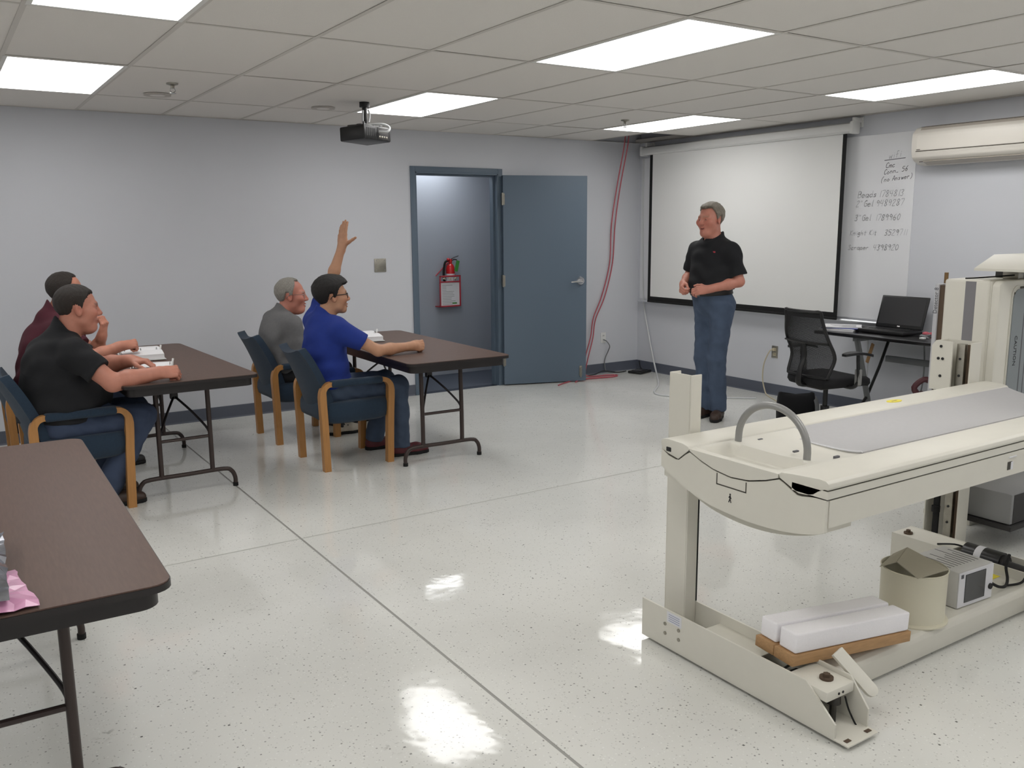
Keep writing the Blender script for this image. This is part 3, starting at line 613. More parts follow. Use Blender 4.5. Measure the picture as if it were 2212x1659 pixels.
# ------------------------------------------------------------------ folding tables
def rrect(w, d, r, n=5):
    P = []
    for cx_, cy_, a0 in ((w - r, d - r, 0), (-w + r, d - r, 90), (-w + r, -d + r, 180), (w - r, -d + r, 270)):
        for k in range(n + 1):
            a = math.radians(a0 + 90 * k / n); P.append((cx_ + r * math.cos(a), cy_ + r * math.sin(a)))
    return P
def folding_table(label, loc, rz):
    t = thing('folding_table', label, 'table', loc, rz, 'brown folding tables')
    W, D, Z = .378, .905, .74
    top = G().prism(rrect(W - .003, D - .003, .05), Z - .004, Z, 'z').build('table_top', 'laminate_brown', t, world=False)
    G().prism(rrect(W, D, .053), Z - .02, Z - .0035, 'z').build('edge_band', 'table_edge', top, world=False)
    g = G(); P = rrect(W - .028, D - .03, .05); Q = rrect(W - .034, D - .036, .045)
    n = len(P); vs = [(x, y, z) for z in (Z - .068, Z - .018) for (x, y) in P] + [(x, y, z) for z in (Z - .068, Z - .018) for (x, y) in Q]
    fs = []
    for i in range(n):
        j = (i + 1) % n; fs += [(i, j, n + j, n + i), (2 * n + j, 2 * n + i, 3 * n + i, 3 * n + j), (j, i, 2 * n + i, 2 * n + j)]
    g.add(vs, fs).build('apron', 'table_edge', t, world=False)
    for s in (-1, 1):
        y = s * (D - .30)          # leg frame plane
        lf = G()
        lf.tube([(-.285, y, .012), (-.285, y, .055), (-.265, y, .10), (-.215, y, .12), (0, y, .12), (.215, y, .12), (.265, y, .10), (.285, y, .055), (.285, y, .012)], .0135, 12, sub=4)
        fo = lf.build('foot_bar', 'table_metal', t, world=False)
        for x in (-.285, .285): G().cyl((x, y, 0), (x, y, .022), .0165, n=12).build('rubber_foot', 'black_rubber', fo, world=False)
        for x in (-.15, .15):
            G().tube([(x, y, .12), (x, y, .32), (x, y - s * .012, Z - .02)], .0145, 12).build('leg', 'table_metal', t, world=False)
        G().tube([(-.15, y - s * .004, .34), (.15, y - s * .004, .34)], .010, 10).build('crossbar', 'table_metal', t, world=False)
        G().tube([(-.31, y - s * .012, Z - .06), (.31, y - s * .012, Z - .06)], .009, 8).build('hinge_rod', 'table_metal', t, world=False)
        br = G().tube([(0, y - s * .30, Z - .025), (0, y - s * .20, .575)], .010, 8, flat=.5).box((-.022, y - s * .20 - .018, .555), (.022, y - s * .20 + .018, .605), .006)
        br.tube([(0, y - s * .195, .575), (-.07, y - s * .10, .49), (-.13, y - s * .02, .40), (-.145, y, .36)], .0075, 8, sub=4).tube([(0, y - s * .195, .575), (.07, y - s * .10, .49), (.13, y - s * .02, .40), (.145, y, .36)], .0075, 8, sub=4)
        br.build('folding_brace', 'table_edge', t, world=False)
    return t
tabB = folding_table('brown folding table by the doorway, with the blue-shirted man', (2.85, 5.83, 0), math.radians(-1.5))
tabA = folding_table('brown folding table at the left, with two men and white binders', (1.165, 6.03, 0), math.radians(1.5))
tabC = folding_table('brown folding table in the near left foreground, with pink packaging', (.055, 3.05, 0), math.radians(-1.0))

# ------------------------------------------------------------------ upholstered arm chairs
def arm_chair():
    t = thing('arm_chair', 'chair', 'chair', (0, 0, 0), 0, 'blue upholstered oak arm chairs')
    # seat cushion
    def seat(u, v):
        x = -.24 + .50 * u; y = (-.245 + .49 * v)
        z = .415 + .012 * math.sin(math.pi * u) * math.sin(math.pi * v)
        return (x, y, z), (0, 0, 1)
    b = bmesh.new(); g = G(); nx, ny = 14, 14; vs = []
    for k, (zb, sc) in enumerate(((.325, .70), (.308, .88), (.325, .97), (.375, 1.0), (.42, .99), (.445, .955), (.452, .90))):
        for i in range(32):
            a = 2 * math.pi * i / 32; c_, s_ = math.cos(a), math.sin(a); e = .38
            vs.append((.012 + .262 * sc * math.copysign(abs(c_) ** e, c_), .252 * sc * math.copysign(abs(s_) ** e, s_), zb + (0.02 * (1 - abs(s_)) if k < 3 else 0)))
    fs = []
    for k in range(6):
        for i in range(32): fs.append((k * 32 + i, k * 32 + (i + 1) % 32, (k + 1) * 32 + (i + 1) % 32, (k + 1) * 32 + i))
    fs += [tuple(reversed(range(32))), tuple(range(6 * 32, 7 * 32))]
    g.add(vs, fs).build('seat', 'navy_fabric', t, world=False, ang=60)
    # shell backrest: winged, leaning back
    def back(u, v):
        zt = .835 - .035 * (1 - (2 * v - 1) ** 2) if u > .5 else .835
        s_ = 2 * v - 1; h = u
        wid = .208 + .012 * math.sin(math.pi * h)
        rr = 1.0 - max(0, (abs(s_) - .8) / .2) ** 2 * .10
        ztop = (.790 + .045 * s_ * s_) * 1.0 - (.05 * max(0, (abs(s_) - .82) / .18) ** 2)
        z = .36 + (ztop - .36) * h
        x = -.215 - .155 * (z - .40) / .42 * (.45 + .55 * h) + .055 * s_ * s_ * (1 - .3 * h)
        y = wid * s_
        d = .6
        n_ = Vector((1, -.35 * s_, .25)).normalized()
        return (x, y, z), n_
    G().slab(back, 14, 18, .055).build('backrest', 'navy_fabric', t, world=False, fix=True, ang=50)
    for s in (-1, 1):
        y = s * .232
        for (xb, xt, bend) in ((-.222, -.235, 1), (.232, .252, -1)):
            # flat bent-wood leg: up, then over into the arm
            c = []
            zt = .575
            pts = [(xb, 0), (xb + (xt - xb) * .5, .3), (xt, zt - .075), (xt + bend * .012, zt - .022), (xt + bend * .042, zt + .002), (xt + bend * .085, zt + .006)]
            P = smooth_path([Vector((p[0], y, p[1])) for p in pts], 4)
            vs = []; fs = []; th, wy = .030, .023
            for i, p in enumerate(P):
                d = (P[min(i + 1, len(P) - 1)] - P[max(i - 1, 0)]).normalized(); n_ = Vector((-d.z, 0, d.x))
                hw = .0225 if p.z < .5 else .0225 - .007 * min(1, (p.z - .5) / .08)
                for (a, b_) in ((-hw, -wy), (hw, -wy), (hw, wy), (-hw, wy)): vs.append(p + n_ * a + Vector((0, b_, 0)))
            for i in range(len(P) - 1):
                for k in range(4): fs.append((i * 4 + k, i * 4 + (k + 1) % 4, (i + 1) * 4 + (k + 1) % 4, (i + 1) * 4 + k))
            fs += [(3, 2, 1, 0), tuple((len(P) - 1) * 4 + k for k in range(4))]
            G().add(vs, fs).build('leg', 'oak', t, world=False, fix=True)
        G().box((-.178, y - .030, .556), (.195, y + .030, .604), .018, 3).build('arm_pad', 'navy_fabric', t, world=False)
    return t
ch0 = arm_chair()
CH = [((2.285, 5.645, 0), 0, 'blue arm chair under the man in the bright blue shirt'), ((2.27, 6.555, 0), 0, 'blue arm chair under the grey-haired man in grey'),
      ((.60, 5.56, 0), math.radians(2), 'blue arm chair under the man in the black shirt'), ((.56, 6.47, 0), 0, 'blue arm chair mostly hidden under the man in maroon')]
for k, (l, r_, lb) in enumerate(CH):
    o = ch0 if k == 0 else copy_tree(ch0); o.location = l; o.rotation_euler = (0, 0, r_); o['label'] = lb

# ------------------------------------------------------------------ things on the tables
def binder(label, loc, rz, wd_=.55, dp=.29, th=.05):
    t = thing('binder', label, 'binder', loc, rz, 'white ring binders')
    for s in (-1, 1):
        def cover(u, v, s=s):
            return (s * (.03 + (wd_ / 2 - .03) * u), (v - .5) * dp, .002 + .004 * u), (0, 0, 1)
        G().slab(cover, 2, 2, .0035).build('cover', 'white_plastic', t, world=False, fix=True)
        def pages(u, v, s=s):
            x = s * (.012 + (wd_ / 2 - .03) * u); h = th * (1 - .35 * u ** 2) * (0.55 + .45 * min(1, u * 5))
            return (x, (v - .5) * (dp - .02), .004 + h / 2), (0, 0, 1)
        g = G(); vs = []; n_ = 8
        for k in range(n_ + 1):
            u = k / n_; x = s * (.012 + (wd_ / 2 - .03) * u); h = th * (1 - .25 * u * u) * (.5 + .5 * min(1, u * 5))
            for y in (-(dp - .02) / 2, (dp - .02) / 2): vs += [(x, y, .0045 + .004 * u), (x, y, .006 + h)]
        fs = []
        for k in range(n_):
            a = k * 4; fs += [(a, a + 4, a + 5, a + 1), (a + 2, a + 3, a + 7, a + 6), (a + 1, a + 5, a + 7, a + 3), (a, a + 2, a + 6, a + 4)]
        fs += [(0, 1, 3, 2), (n_ * 4, n_ * 4 + 2, n_ * 4 + 3, n_ * 4 + 1)]
        G().add(vs, fs).build('page_block', 'white_paper', t, world=False, fix=True)
    G().box((-.03, -dp / 2, .0), (.03, dp / 2, .004)).build('spine', 'white_plastic', t, world=False, smooth=False)
    for y in (-.10, 0, .10):
        G().tube([(.028 * math.cos(a), y, .022 + .034 * math.sin(a)) for a in [math.pi * k / 8 for k in range(9)]], .0028, 8).build('ring', 'steel', t, world=False)
    G().tube([(0, -dp / 2 + .015, .005), (0, -dp / 2 + .01, .05), (.012, -dp / 2 + .005, .07)], .006, 8, flat=.5).tube([(0, dp / 2 - .015, .005), (0, dp / 2 - .01, .05), (.012, dp / 2 - .005, .07)], .006, 8, flat=.5).build('lever', 'white_plastic', t, world=False)
    return t
binder('open white binder in front of the man in maroon', (1.13, 6.32, .741), math.radians(84), .50, .27, .045)
binder('open white binder under the hands of the man in black', (1.06, 5.60, .741), math.radians(80), .42, .25, .03)
binder('open white binder on the table by the doorway', (2.745, 6.33, .741), math.radians(78), .46, .25, .042)

def crumpled(name, label, cat, c, sz, m_, seed, amp, rz=0, n_=11, drop=None):
    """creased film: a jittered grid with hard facets"""
    rnd = random.Random(seed); P = []
    for i in range(n_ + 1):
        for j in range(n_ + 1):
            u, v = i / n_, j / n_; e = min(u, 1 - u, v, 1 - v); jx = rnd.uniform(-.35, .35) / n_ * sz[0] * (.5 if e == 0 else 1); jy = rnd.uniform(-.35, .35) / n_ * sz[1] * (.5 if e == 0 else 1)
            P.append([(u - .5) * sz[0] + jx, (v - .5) * sz[1] + jy, .003 + (sz[2] * (.25 + .75 * min(1, e * 5)) * rnd.uniform(.35, 1) ** amp if e > 0 else rnd.uniform(0, .3) * sz[2])])
    R_ = Matrix.Rotation(rz, 3, 'Z'); W = n_ + 1; th = .0012; vs = []
    for k in (0, 1):
        for p in P:
            q = R_ @ Vector(p) + Vector(c) + Vector((0, 0, th * k))
            if drop is not None and q.y < drop: q.z -= (drop - q.y) * 1.2; q.y = drop - (drop - q.y) * .25
            vs.append(q)
    K = W * W; fs = []
    for i in range(n_):
        for j in range(n_):
            a = i * W + j; b_, c_, d_ = a + W, a + W + 1, a + 1
            for (x, y, z) in (((a, b_, c_), (a, c_, d_)) if (i + j) % 2 else ((a, b_, d_), (b_, c_, d_))): fs += [(K + x, K + y, K + z), (z, y, x)]
    for i in range(n_):
        for (a, b_) in ((i * W, (i + 1) * W), ((i + 1) * W + n_, i * W + n_), (i + 1, i), (n_ * W + i, n_ * W + i + 1)): fs.append((a, b_, K + b_, K + a))
    return tag(G().add(vs, fs).build(name, m_, smooth=False), label, cat)
crumpled('pink_bag', 'pink antistatic packaging sheet lying at the near edge of the foreground table', 'bag', (-.035, 2.272, .741), (.30, .27, .022), 'pink_bag', 4, .8, .12)
crumpled('antistatic_bag', 'crumpled shiny silver antistatic bag on top of the pink sheet', 'bag', (-.052, 2.42, .764), (.27, .50, .042), 'antistatic_bag', 9, 1.2, -.04, 14)
crumpled('clear_bag', 'clear plastic bag hanging over the table edge under the pink sheet', 'bag', (-.045, 2.165, .7405), (.18, .11, .006), 'clear_plastic', 14, 1.0, .05, 9, 2.142)
# ------------------------------------------------------------------ the bone scanner frame (one thing)
sc = thing('scanner_table', 'cream medical scanner table on a low open base frame, partly dismantled', 'scanner', (3.0, 1.95, 0))
CR = 'machine_cream'
# left foot channel
lc = G().prism([(2.43, .014), (2.43, .164), (1.66, .164), (1.545, .066), (1.545, .014)], 2.180, 2.187, 'x').build('channel_side', CR, sc)
G().prism([(2.43, .014), (2.43, .164), (1.60, .164), (1.532, .080), (1.532, .014)], 2.323, 2.330, 'x').build('channel_side', CR, sc)
G().box((2.180, 1.495, .014), (2.330, 2.43, .020), .001, 1).build('channel_floor', CR, sc)
for (x, y) in ((2.205, 1.515), (2.305, 1.515)): G().box((x - .012, y - .006, .020), (x + .012, y + .008, .0225), .001, 1).build('bolt_slot', 'rust', sc)
G().box((2.187, 1.90, .118), (2.323, 2.16, .124), .001, 1).build('channel_deck', 'machine_cream_dark', sc)
br = G().box((2.188, 1.585, .118), (2.322, 1.74, .152), .004).build('foot_block', CR, sc)
G().box((2.2, 1.74, .02), (2.31, 1.80, .11), .004).build('actuator', 'source_dark', sc)
G().cyl((2.262, 1.645, .152), (2.262, 1.645, .160), .022, n=18).cyl((2.262, 1.645, .160), (2.262, 1.645, .170), .012, n=6).build('levelling_bolt', 'rust', br)
for x in (2.246, 2.266): G().cyl((x, 1.5855, .133), (x, 1.5835, .133), .0045, n=10).build('screw_hole', 'print_black', br)
G().cyl((2.262, 1.615, .118), (2.262, 1.615, .085), .022, .024, 14).cyl((2.262, 1.615, .085), (2.262, 1.615, .012), .011, n=10).build('levelling_leg', 'dark_steel', sc)
G().tube([(2.30, 1.60, .10), (2.302, 1.585, .06), (2.306, 1.56, .02), (2.31, 1.55, .012)], .003, 6, sub=4).build('cable_tie', 'black_rubber', sc)
G().tube([(2.215, 1.79, .13), (2.24, 1.76, .16), (2.285, 1.745, .17), (2.30, 1.74, .155)], .004, 6, sub=5).build('wire_loop', 'black_rubber', sc)
for (y, z) in ((2.301, .106), (2.300, .069), (2.229, .106), (2.228, .070)): G().cyl((2.181, y, z), (2.1775, y, z), .007, n=14).build('screw', 'steel_plate', lc)
G().box((2.1792, 2.215, .118), (2.180, 2.292, .160)).build('label', 'label_white', lc, smooth=False)
g = G()
for k in range(4): g.box((2.1788, 2.225, .125 + k * .008), (2.1792, 2.282, .1275 + k * .008))
g.build('label_print', mat('faint_print', (150, 158, 186), .6), lc, smooth=False)
# long front rail and deck between the feet
G().prism([(1.708, .016), (1.708, .085), (1.714, .100), (1.728, .108), (1.96, .108), (1.96, .10), (1.99, .098), (1.99, .016)], 2.331, 3.68, 'x', bev=.002).build('base_rail', CR, sc)
G().cyl((2.36, 1.706, .06), (2.36, 1.700, .06), .012, n=14).build('rail_knob', 'print_black', sc)
# right foot channel
rc = G().prism([(2.365, .014), (2.365, .148), (1.60, .148), (1.52, .08), (1.52, .014)], 3.680, 3.687, 'x').build('channel_side', CR, sc)
G().prism([(2.365, .014), (2.365, .148), (1.60, .148), (1.52, .08), (1.52, .014)], 3.828, 3.835, 'x').build('channel_side', CR, sc)
G().box((3.680, 1.50, .014), (3.835, 2.365, .020)).build('channel_floor', CR, sc)
G().box((3.687, 2.08, .14), (3.828, 2.365, .147), .001, 1).build('channel_deck', CR, sc)
G().box((3.687, 1.62, .045), (3.828, 2.08, .052)).build('motor_deck', 'machine_cream_dark', sc)
G().cyl((3.725, 2.31, .147), (3.725, 2.31, .155), .02, n=16).cyl((3.725, 2.31, .155), (3.725, 2.31, .166), .011, n=6).build('levelling_bolt', 'rust', sc)
mo = G().cyl((3.745, 2.04, .135), (3.745, 1.875, .135), .047, n=24).build('motor', 'black_satin', sc)
G().cyl((3.745, 1.985, .135), (3.745, 1.955, .135), .0475, n=24).build('motor_label', 'label_white', mo)
G().cyl((3.745, 1.875, .125), (3.745, 1.72, .12), .028, n=18).cyl((3.745, 1.88, .13), (3.745, 1.86, .13), .042, n=18).build('gearbox', 'source_dark', mo)
G().tube([(3.70, 2.15, .15), (3.72, 2.08, .165), (3.76, 2.05, .15)], .004, 6, sub=4).build('wire_loop', 'black_rubber', sc)
for (x, y) in ((2.255, 1.70), (2.255, 2.36), (3.757, 1.66), (3.757, 2.30)): G().cyl((x, y, 0), (x, y, .016), .022, n=16).build('glide_foot', 'black_rubber', sc)
# posts: open C channels
def post(x0, x1, y0, y1, z0, z1, open_dir):
    th = .006
    p = G().box((x0, y0, z0), (x1, y0 + th, z1), .0015, 1).box((x0, y1 - th, z0), (x1, y1, z1), .0015, 1)
    if open_dir > 0: p.box((x0, y0 + th, z0), (x0 + th, y1 - th, z1))
    else: p.box((x1 - th, y0 + th, z0), (x1, y1 - th, z1))
    return p.build('post', CR, sc)
pl = post(2.268, 2.322, 2.288, 2.402, .021, 1.045, 1)
G().box((2.300, 2.345, .03), (2.318, 2.385, .70), .003).build('guide_rail', 'source_dark', pl)
G().box((2.3225, 2.292, .03), (2.334, 2.315, .74), .002).build('belt', 'black_rubber', pl)
G().box((2.325, 2.275, .645), (2.38, 2.33, .675), .006).build('bed_carriage', 'print_black', sc)
G().box((2.322, 2.27, .020), (2.345, 2.40, .03), .002).build('post_clamp', 'dark_steel', sc)
pr_ = post(4.09, 4.18, 2.285, 2.46, .0, 1.022, -1)
G().box((4.105, 2.325, .02), (4.13, 2.366, 1.012), .002).build('guide_rail', 'steel_plate', pr_)
for k in range(11): G().cyl((4.1045, 2.345, .12 + k * .082), (4.102, 2.345, .12 + k * .082), .006, n=10).build('rail_hole', 'print_black', pr_)
G().box((4.10, 2.39, .02), (4.112, 2.42, .80), .002).build('drive_belt', 'black_rubber', pr_)
G().cyl((4.10, 2.405, .16), (4.10, 2.405, .19), .02, n=14).build('belt_pulley', 'black_rubber', pr_)
G().box((4.12, 2.296, .02), (4.128, 2.322, 1.01), .002).build('backing_strip', 'rust', pr_)
bk = G().prism([(2.372, .78), (2.478, .78), (2.478, .995), (2.458, 1.022), (2.372, 1.022)], 4.080, 4.088, 'x').build('bracket_plate', CR, sc)
for (y, z) in ((2.43, .995), (2.418, .935), (2.440, .935), (2.425, .85)): G().cyl((4.080, y, z), (4.077, y, z), .007, n=10).build('bolt_hole', 'print_black', bk)
# ---- bed
X0, X1, ZC = 2.115, 4.17, 0.0
def seamz(y):  # seam curve across the bed end
    K = [(1.57, .790), (1.62, .789), (1.675, .779), (1.747, .814), (1.80, .795), (1.87, .777), (1.945, .771), (2.02, .780), (2.08, .797), (2.135, .819), (2.19, .776), (2.24, .786), (2.285, .812)]
    for (a, b_) in zip(K[:-1], K[1:]):
        if a[0] <= y <= b_[0]:
            f = (y - a[0]) / (b_[0] - a[0]); return a[1] + f * (b_[1] - a[1])
    return K[-1][1]
ys = [1.575 + (2.272 - 1.575) * k / 40 for k in range(41)]
def botz(y): f = (y - 1.575) / (2.272 - 1.575); return .688 - .046 * math.sin(math.pi * min(1, f ** .75)) + .05 * max(0, (f - .62) / .38) ** 2
poly = [(y, seamz(y) - .004) for y in ys] + [(y, botz(y)) for y in reversed(ys)]
ec = G().prism(poly, X0, X0 + .014, 'x').build('end_cap', CR, sc)
yu = [1.582 + (2.262 - 1.582) * k / 30 for k in range(31)]
pl2 = [(y, .705) for y in yu] + [(y, botz(y) - .024 * math.sin(math.pi * ((y - 1.575) / .697))) for y in reversed(yu)]
G().prism(pl2, X0 + .018, X0 + .135, 'x').build('end_cap_under', 'machine_cream_dark', sc)
G().prism([(y, seamz(y)) for y in ys] + [(y, seamz(y) - .006) for y in reversed(ys)], X0 + .004, X0 + .013, 'x').build('end_seam', 'machine_seam', sc)
# hatch outline and walking figure on the end cap
g = G(); XE = X0 - .0006
for (a, c) in (((2.001, .772), (2.005, .733)), ((2.004, .737), (1.876, .733)), ((1.879, .769), (1.875, .733))):
    g.box((XE, min(a[0], c[0]), min(a[1], c[1])), (XE + .001, max(a[0], c[0]), max(a[1], c[1])))
g.build('hatch_outline', 'machine_seam', ec, smooth=False)
g = G(); sy, sz_ = 1.9425, .699
g.cyl((XE, sy, sz_ + .0135), (XE + .0012, sy, sz_ + .0135), .0032, n=10)
for (a, c, w_) in (((0, .010), (0, -.001), .0038), ((0, -.001), (-.005, -.014), .0026), ((0, -.001), (.005, -.014), .0026), ((0, .008), (-.006, .000), .002), ((0, .008), (.006, .002), .002)):
    p0 = Vector((XE, sy + a[0], sz_ + a[1])); p1 = Vector((XE, sy + c[0], sz_ + c[1])); d = (p1 - p0).normalized(); n_ = Vector((0, -d.z, d.y)) * w_ / 1.3
    g.add([p0 + n_, p0 - n_, p1 - n_, p1 + n_], [(0, 1, 2, 3)])
g.build('walking_figure_symbol', 'print_black', ec, smooth=False)
# side beams
G().prism([(1.572, .70), (1.572, .784), (1.60, .784), (2.25, .784), (2.272, .784), (2.272, .70), (2.2, .685), (1.62, .685)], X0 + .016, X1, 'x').build('bed_beam', CR, sc)
G().box((1 and X0 + .004, 1.576, .784), (X1, 2.268, .788)).build('beam_seam', 'machine_seam', sc, smooth=False)
G().prism([(1.571, .789), (1.571, .813), (1.70, .813), (1.70, .789)], X0 + .002, X1, 'x').build('front_strip', CR, sc)
G().box((X0 + .004, 1.5735, .813), (X1, 1.70, .816)).build('strip_seam', 'machine_seam', sc, smooth=False)
frail = [(1.571, .817), (1.567, .824), (1.570, .836), (1.580, .843), (1.60, .845), (1.70, .838), (1.742, .834), (1.752, .826), (1.747, .815), (1.675, .783), (1.645, .786), (1.622, .792), (1.606, .804), (1.585, .817)]
fr_ = G().prism(frail, X0 + .002, X1, 'x', bev=.0015).build('front_rail', CR, sc)
G().box((X0 + .004, 1.578, .789), (X0 + .03, 1.602, .802), .002).build('rail_socket', 'print_black', fr_)
brail = [(2.272, .80), (2.278, .825), (2.268, .836), (2.24, .840), (2.17, .838), (2.145, .832), (2.136, .822), (2.19, .778), (2.24, .788)]
b_r = G().prism(brail, X0 + .002, X1, 'x', bev=.0015).build('back_rail', CR, sc)
G().box((X0 - .0, 2.225, .795), (X0 + .03, 2.25, .812), .003).build('rail_socket', 'print_black', b_r)
# slot and moulding on the front beam
G().box((3.105, 1.5705, .722), (3.135, 1.5725, .752), .001, 1).build('slot_frame', 'machine_seam', sc)
G().box((3.125, 1.5695, .722), (3.140, 1.5725, .750), .001, 1).build('slot_catch', 'label_white', sc)
G().box((3.11, 1.569, .766), (3.16, 1.5725, .769)).build('slot_lip', 'label_white', sc, smooth=False)
# head tray with a pocket
TXA, TXB = X0 + .004, 2.66
def tray(u, v):
    x = TXA + (TXB - TXA) * u; y = 1.752 + (2.134 - 1.752) * v; s_ = (y - 1.943) / .191
    cc = min(1, max(0, (x - 2.27) / .16)); cc = cc * cc * (3 - 2 * cc)
    z = .826 - .034 * (1 - s_ * s_) * cc
    # pocket
    px_ = (x - 2.140) / .165; py_ = (y - 1.772) / .342
    if 0 < px_ < 1 and 0 < py_ < 1:
        w_ = min(1, min(px_, 1 - px_) * 7) * min(1, min(py_, 1 - py_) * 9); z -= .040 * w_ * w_ * (3 - 2 * w_)
    if u < .02: z -= .004
    return (x, y, z), (0, 0, 1)
G().slab(tray, 64, 44, .006).build('head_tray', CR, sc, fix=True, ang=50)
yt = [1.752 + .382 * k / 24 for k in range(25)]
G().prism([(y, .826) for y in yt] + [(y, seamz(y) + .001) for y in reversed(yt)], X0, X0 + .012, 'x').build('tray_front', CR, sc)
for (x, y) in ((2.44, 2.11), (2.44, 1.95), (2.46, 1.80)): G().box((x - .012, y - .005, .806), (x + .012, y + .005, .812 if y == 1.95 else .822), .001, 1).build('tray_slot', 'print_grey', sc)
# grey patient pad
def pad(u, v):
    s_ = 2 * v - 1; x0_ = 2.535 + .085 * (1 - s_ * s_) - .025 * s_ * 0; x = x0_ + (X1 - .01 - x0_) * u
    y = 1.957 + .207 * s_; z = .832 - .036 * (1 - s_ * s_)
    return (x, y, z), (0, 0, 1)
G().slab(pad, 30, 24, .006).build('patient_pad', 'mat_grey', sc, fix=True)
g = G().tube([(2.529 + .085 * (1 - s_ * s_), 1.957 + .205 * s_, .836 - .036 * (1 - s_ * s_)) for s_ in [k / 10 - 1 for k in range(14)]], .003, 8).build('tray_edge_highlight', 'label_white', sc)  # white tube standing in for the highlight along the tray's rear edge
G().box((2.60, 1.752, .826), (X1, 1.7545, .831)).build('pad_edge', 'print_grey', sc, smooth=False)
# grab handle
hp = [(2.335, 1.822, .80)] + [(2.338, 1.97 + .148 * math.cos(a), .84 + .138 * math.sin(a)) for a in [math.pi - math.pi * k / 14 for k in range(15)]] + [(2.335, 2.118, .80)]
hp = [(2.335, 1.822, .80)] + [(2.338, 1.97 - .148 * math.cos(a), .845 + .133 * math.sin(a)) for a in [math.pi * k / 14 for k in range(15)]] + [(2.335, 2.118, .80)]
G().tube(hp, .0125, 14, sub=2).build('grab_handle', 'handle_grey', sc)
G().prism([(3.378 + .045 * math.cos(a), 2.203 + .022 * math.sin(a)) for a in [math.pi * k / 8 for k in range(16)]], .8385, .8405, 'z').build('yellow_sticker', 'yellow_sticker', sc, smooth=False)
G().box((3.36, 2.200, .8405), (3.395, 2.205, .8408)).build('sticker_print', 'copper', sc, smooth=False)

# ---- scanner arm behind the bed, with source box under it
ar = thing('detector_tower', 'cream detector tower with grey stripe and caution panel behind the scanner table', 'tower', (4.62, 2.55, 0))
AX0, AX1, AY0, AY1, AZ0, AZ1 = 4.35, 4.92, 2.335, 2.60, .30, 1.305
bx_ = G().box((AX0, AY0 + .03, AZ0), (AX1, AY1, AZ1), .014, 3).build('arm_body', CR, ar)
G().box((AX0 - .0008, 2.433, .86), (AX0 + .002, 2.487, AZ1 - .008)).build('grey_stripe', 'machine_stripe', bx_, smooth=False)
fp = [(AX0 + .02, AZ0), (AX1 - .02, AZ0), (AX1 - .02, AZ1 - .01), (AX0 + .02, AZ1 - .01)]
G().box((AX0 + .008, AY0 + .022, AZ0), (AX1 - .008, AY0 + .032, AZ1 - .004), .003).build('front_seam', 'machine_cream_dark', bx_)
fc = G().prism([(AX0 + .004, AZ0), (AX1 - .004, AZ0), (AX1 - .004, AZ1 - .02), (AX1 - .03, AZ1), (AX0 + .03, AZ1), (AX0 + .004, AZ1 - .02)], AY0 - .02, AY0 + .024, 'y', bev=.012).build('front_cover', CR, bx_)
lp = rrect(.205, .36, .05, 6); cxm = (AX0 + AX1) / 2 + .045; czm = .90
G().prism([(cxm + .215 * 0 + x * 1.07, czm + z * 1.05) for (x, z) in lp], AY0 - .024, AY0 - .019, 'y').build('panel_rim', 'machine_cream_dark', fc)
pn = G().prism([(cxm + x, czm + z) for (x, z) in lp], AY0 - .028, AY0 - .022, 'y').build('caution_panel', 'label_grey', fc)
text_mesh('CAUTION', .034, 'caution_text', 'print_black', pn, frame_m((cxm - .155, AY0 - .0285, .95), (0, 0, -1), (1, 0, 0)))
random.seed(5); g = G()
for k in range(6):
    xx = cxm - .10 + k * .045; L_ = random.uniform(.34, .46); g.box((xx, AY0 - .0287, .93 - L_ / 2), (xx + .008, AY0 - .028, .93 + L_ / 2))
g.build('fine_print', 'print_grey', pn, smooth=False)
G().box((cxm - .2, AY0 - .027, 1.215), (cxm - .175, AY0 - .02, 1.245), .003).box((cxm - .15, AY0 - .027, 1.262), (cxm - .06, AY0 - .02, 1.272), .002).build('panel_notch', 'machine_seam', fc)
dp_ = G().box((AX0 + .0, AY1 + .028, .60), (AX1, AY1 + .05, 1.275), .003).build('back_plate', 'machine_stripe', ar)
dp_.data.materials[0] = mat('plate_pale', (186, 186, 190), .5)
text_mesh('Detector 8', .03, 'detector_text', 'print_grey', dp_, frame_m((AX0 - .0006, AY1 + .039, 1.19), (0, 0, 1), (0, 1, 0)))
G().box((AX0 + .01, AY1, .62), (AX1, AY1 + .028, 1.27)).build('spacer', 'rust', ar, smooth=False)
G().cyl((AX0 + .03, AY1 + .01, 1.28), (AX0 + .03, AY1 + .01, 1.335), .010, n=14).build('copper_stud', 'copper', ar)
cp = [(4.45, 2.28), (4.98, 2.28), (4.98, 2.66), (4.45, 2.66)]
tp = G(); lo = 1.352; hi = 1.43
tp.add([(4.33, 2.18, lo), (5.05, 2.18, lo), (5.05, 2.44, lo), (4.33, 2.44, lo), (4.33, 2.18, lo + .012), (5.05, 2.18, lo + .012), (5.05, 2.44, lo + .012), (4.33, 2.44, lo + .012), (4.43, 2.24, hi), (4.95, 2.24, hi), (4.95, 2.40, hi), (4.43, 2.40, hi)],
       [(3, 2, 1, 0), (0, 1, 5, 4), (1, 2, 6, 5), (2, 3, 7, 6), (3, 0, 4, 7), (4, 5, 9, 8), (5, 6, 10, 9), (6, 7, 11, 10), (7, 4, 8, 11), (8, 9, 10, 11)])
tp.build('top_cap', CR, ar)
G().box((4.56, 2.34, 1.305), (4.62, 2.42, 1.348), .004).build('sensor', 'steel_plate', ar)
G().box((4.64, 2.33, 1.305), (4.72, 2.5, 1.35), .003).box((4.8, 2.4, 1.305), (4.9, 2.5, 1.352), .003).build('cap_support', 'source_dark', ar)
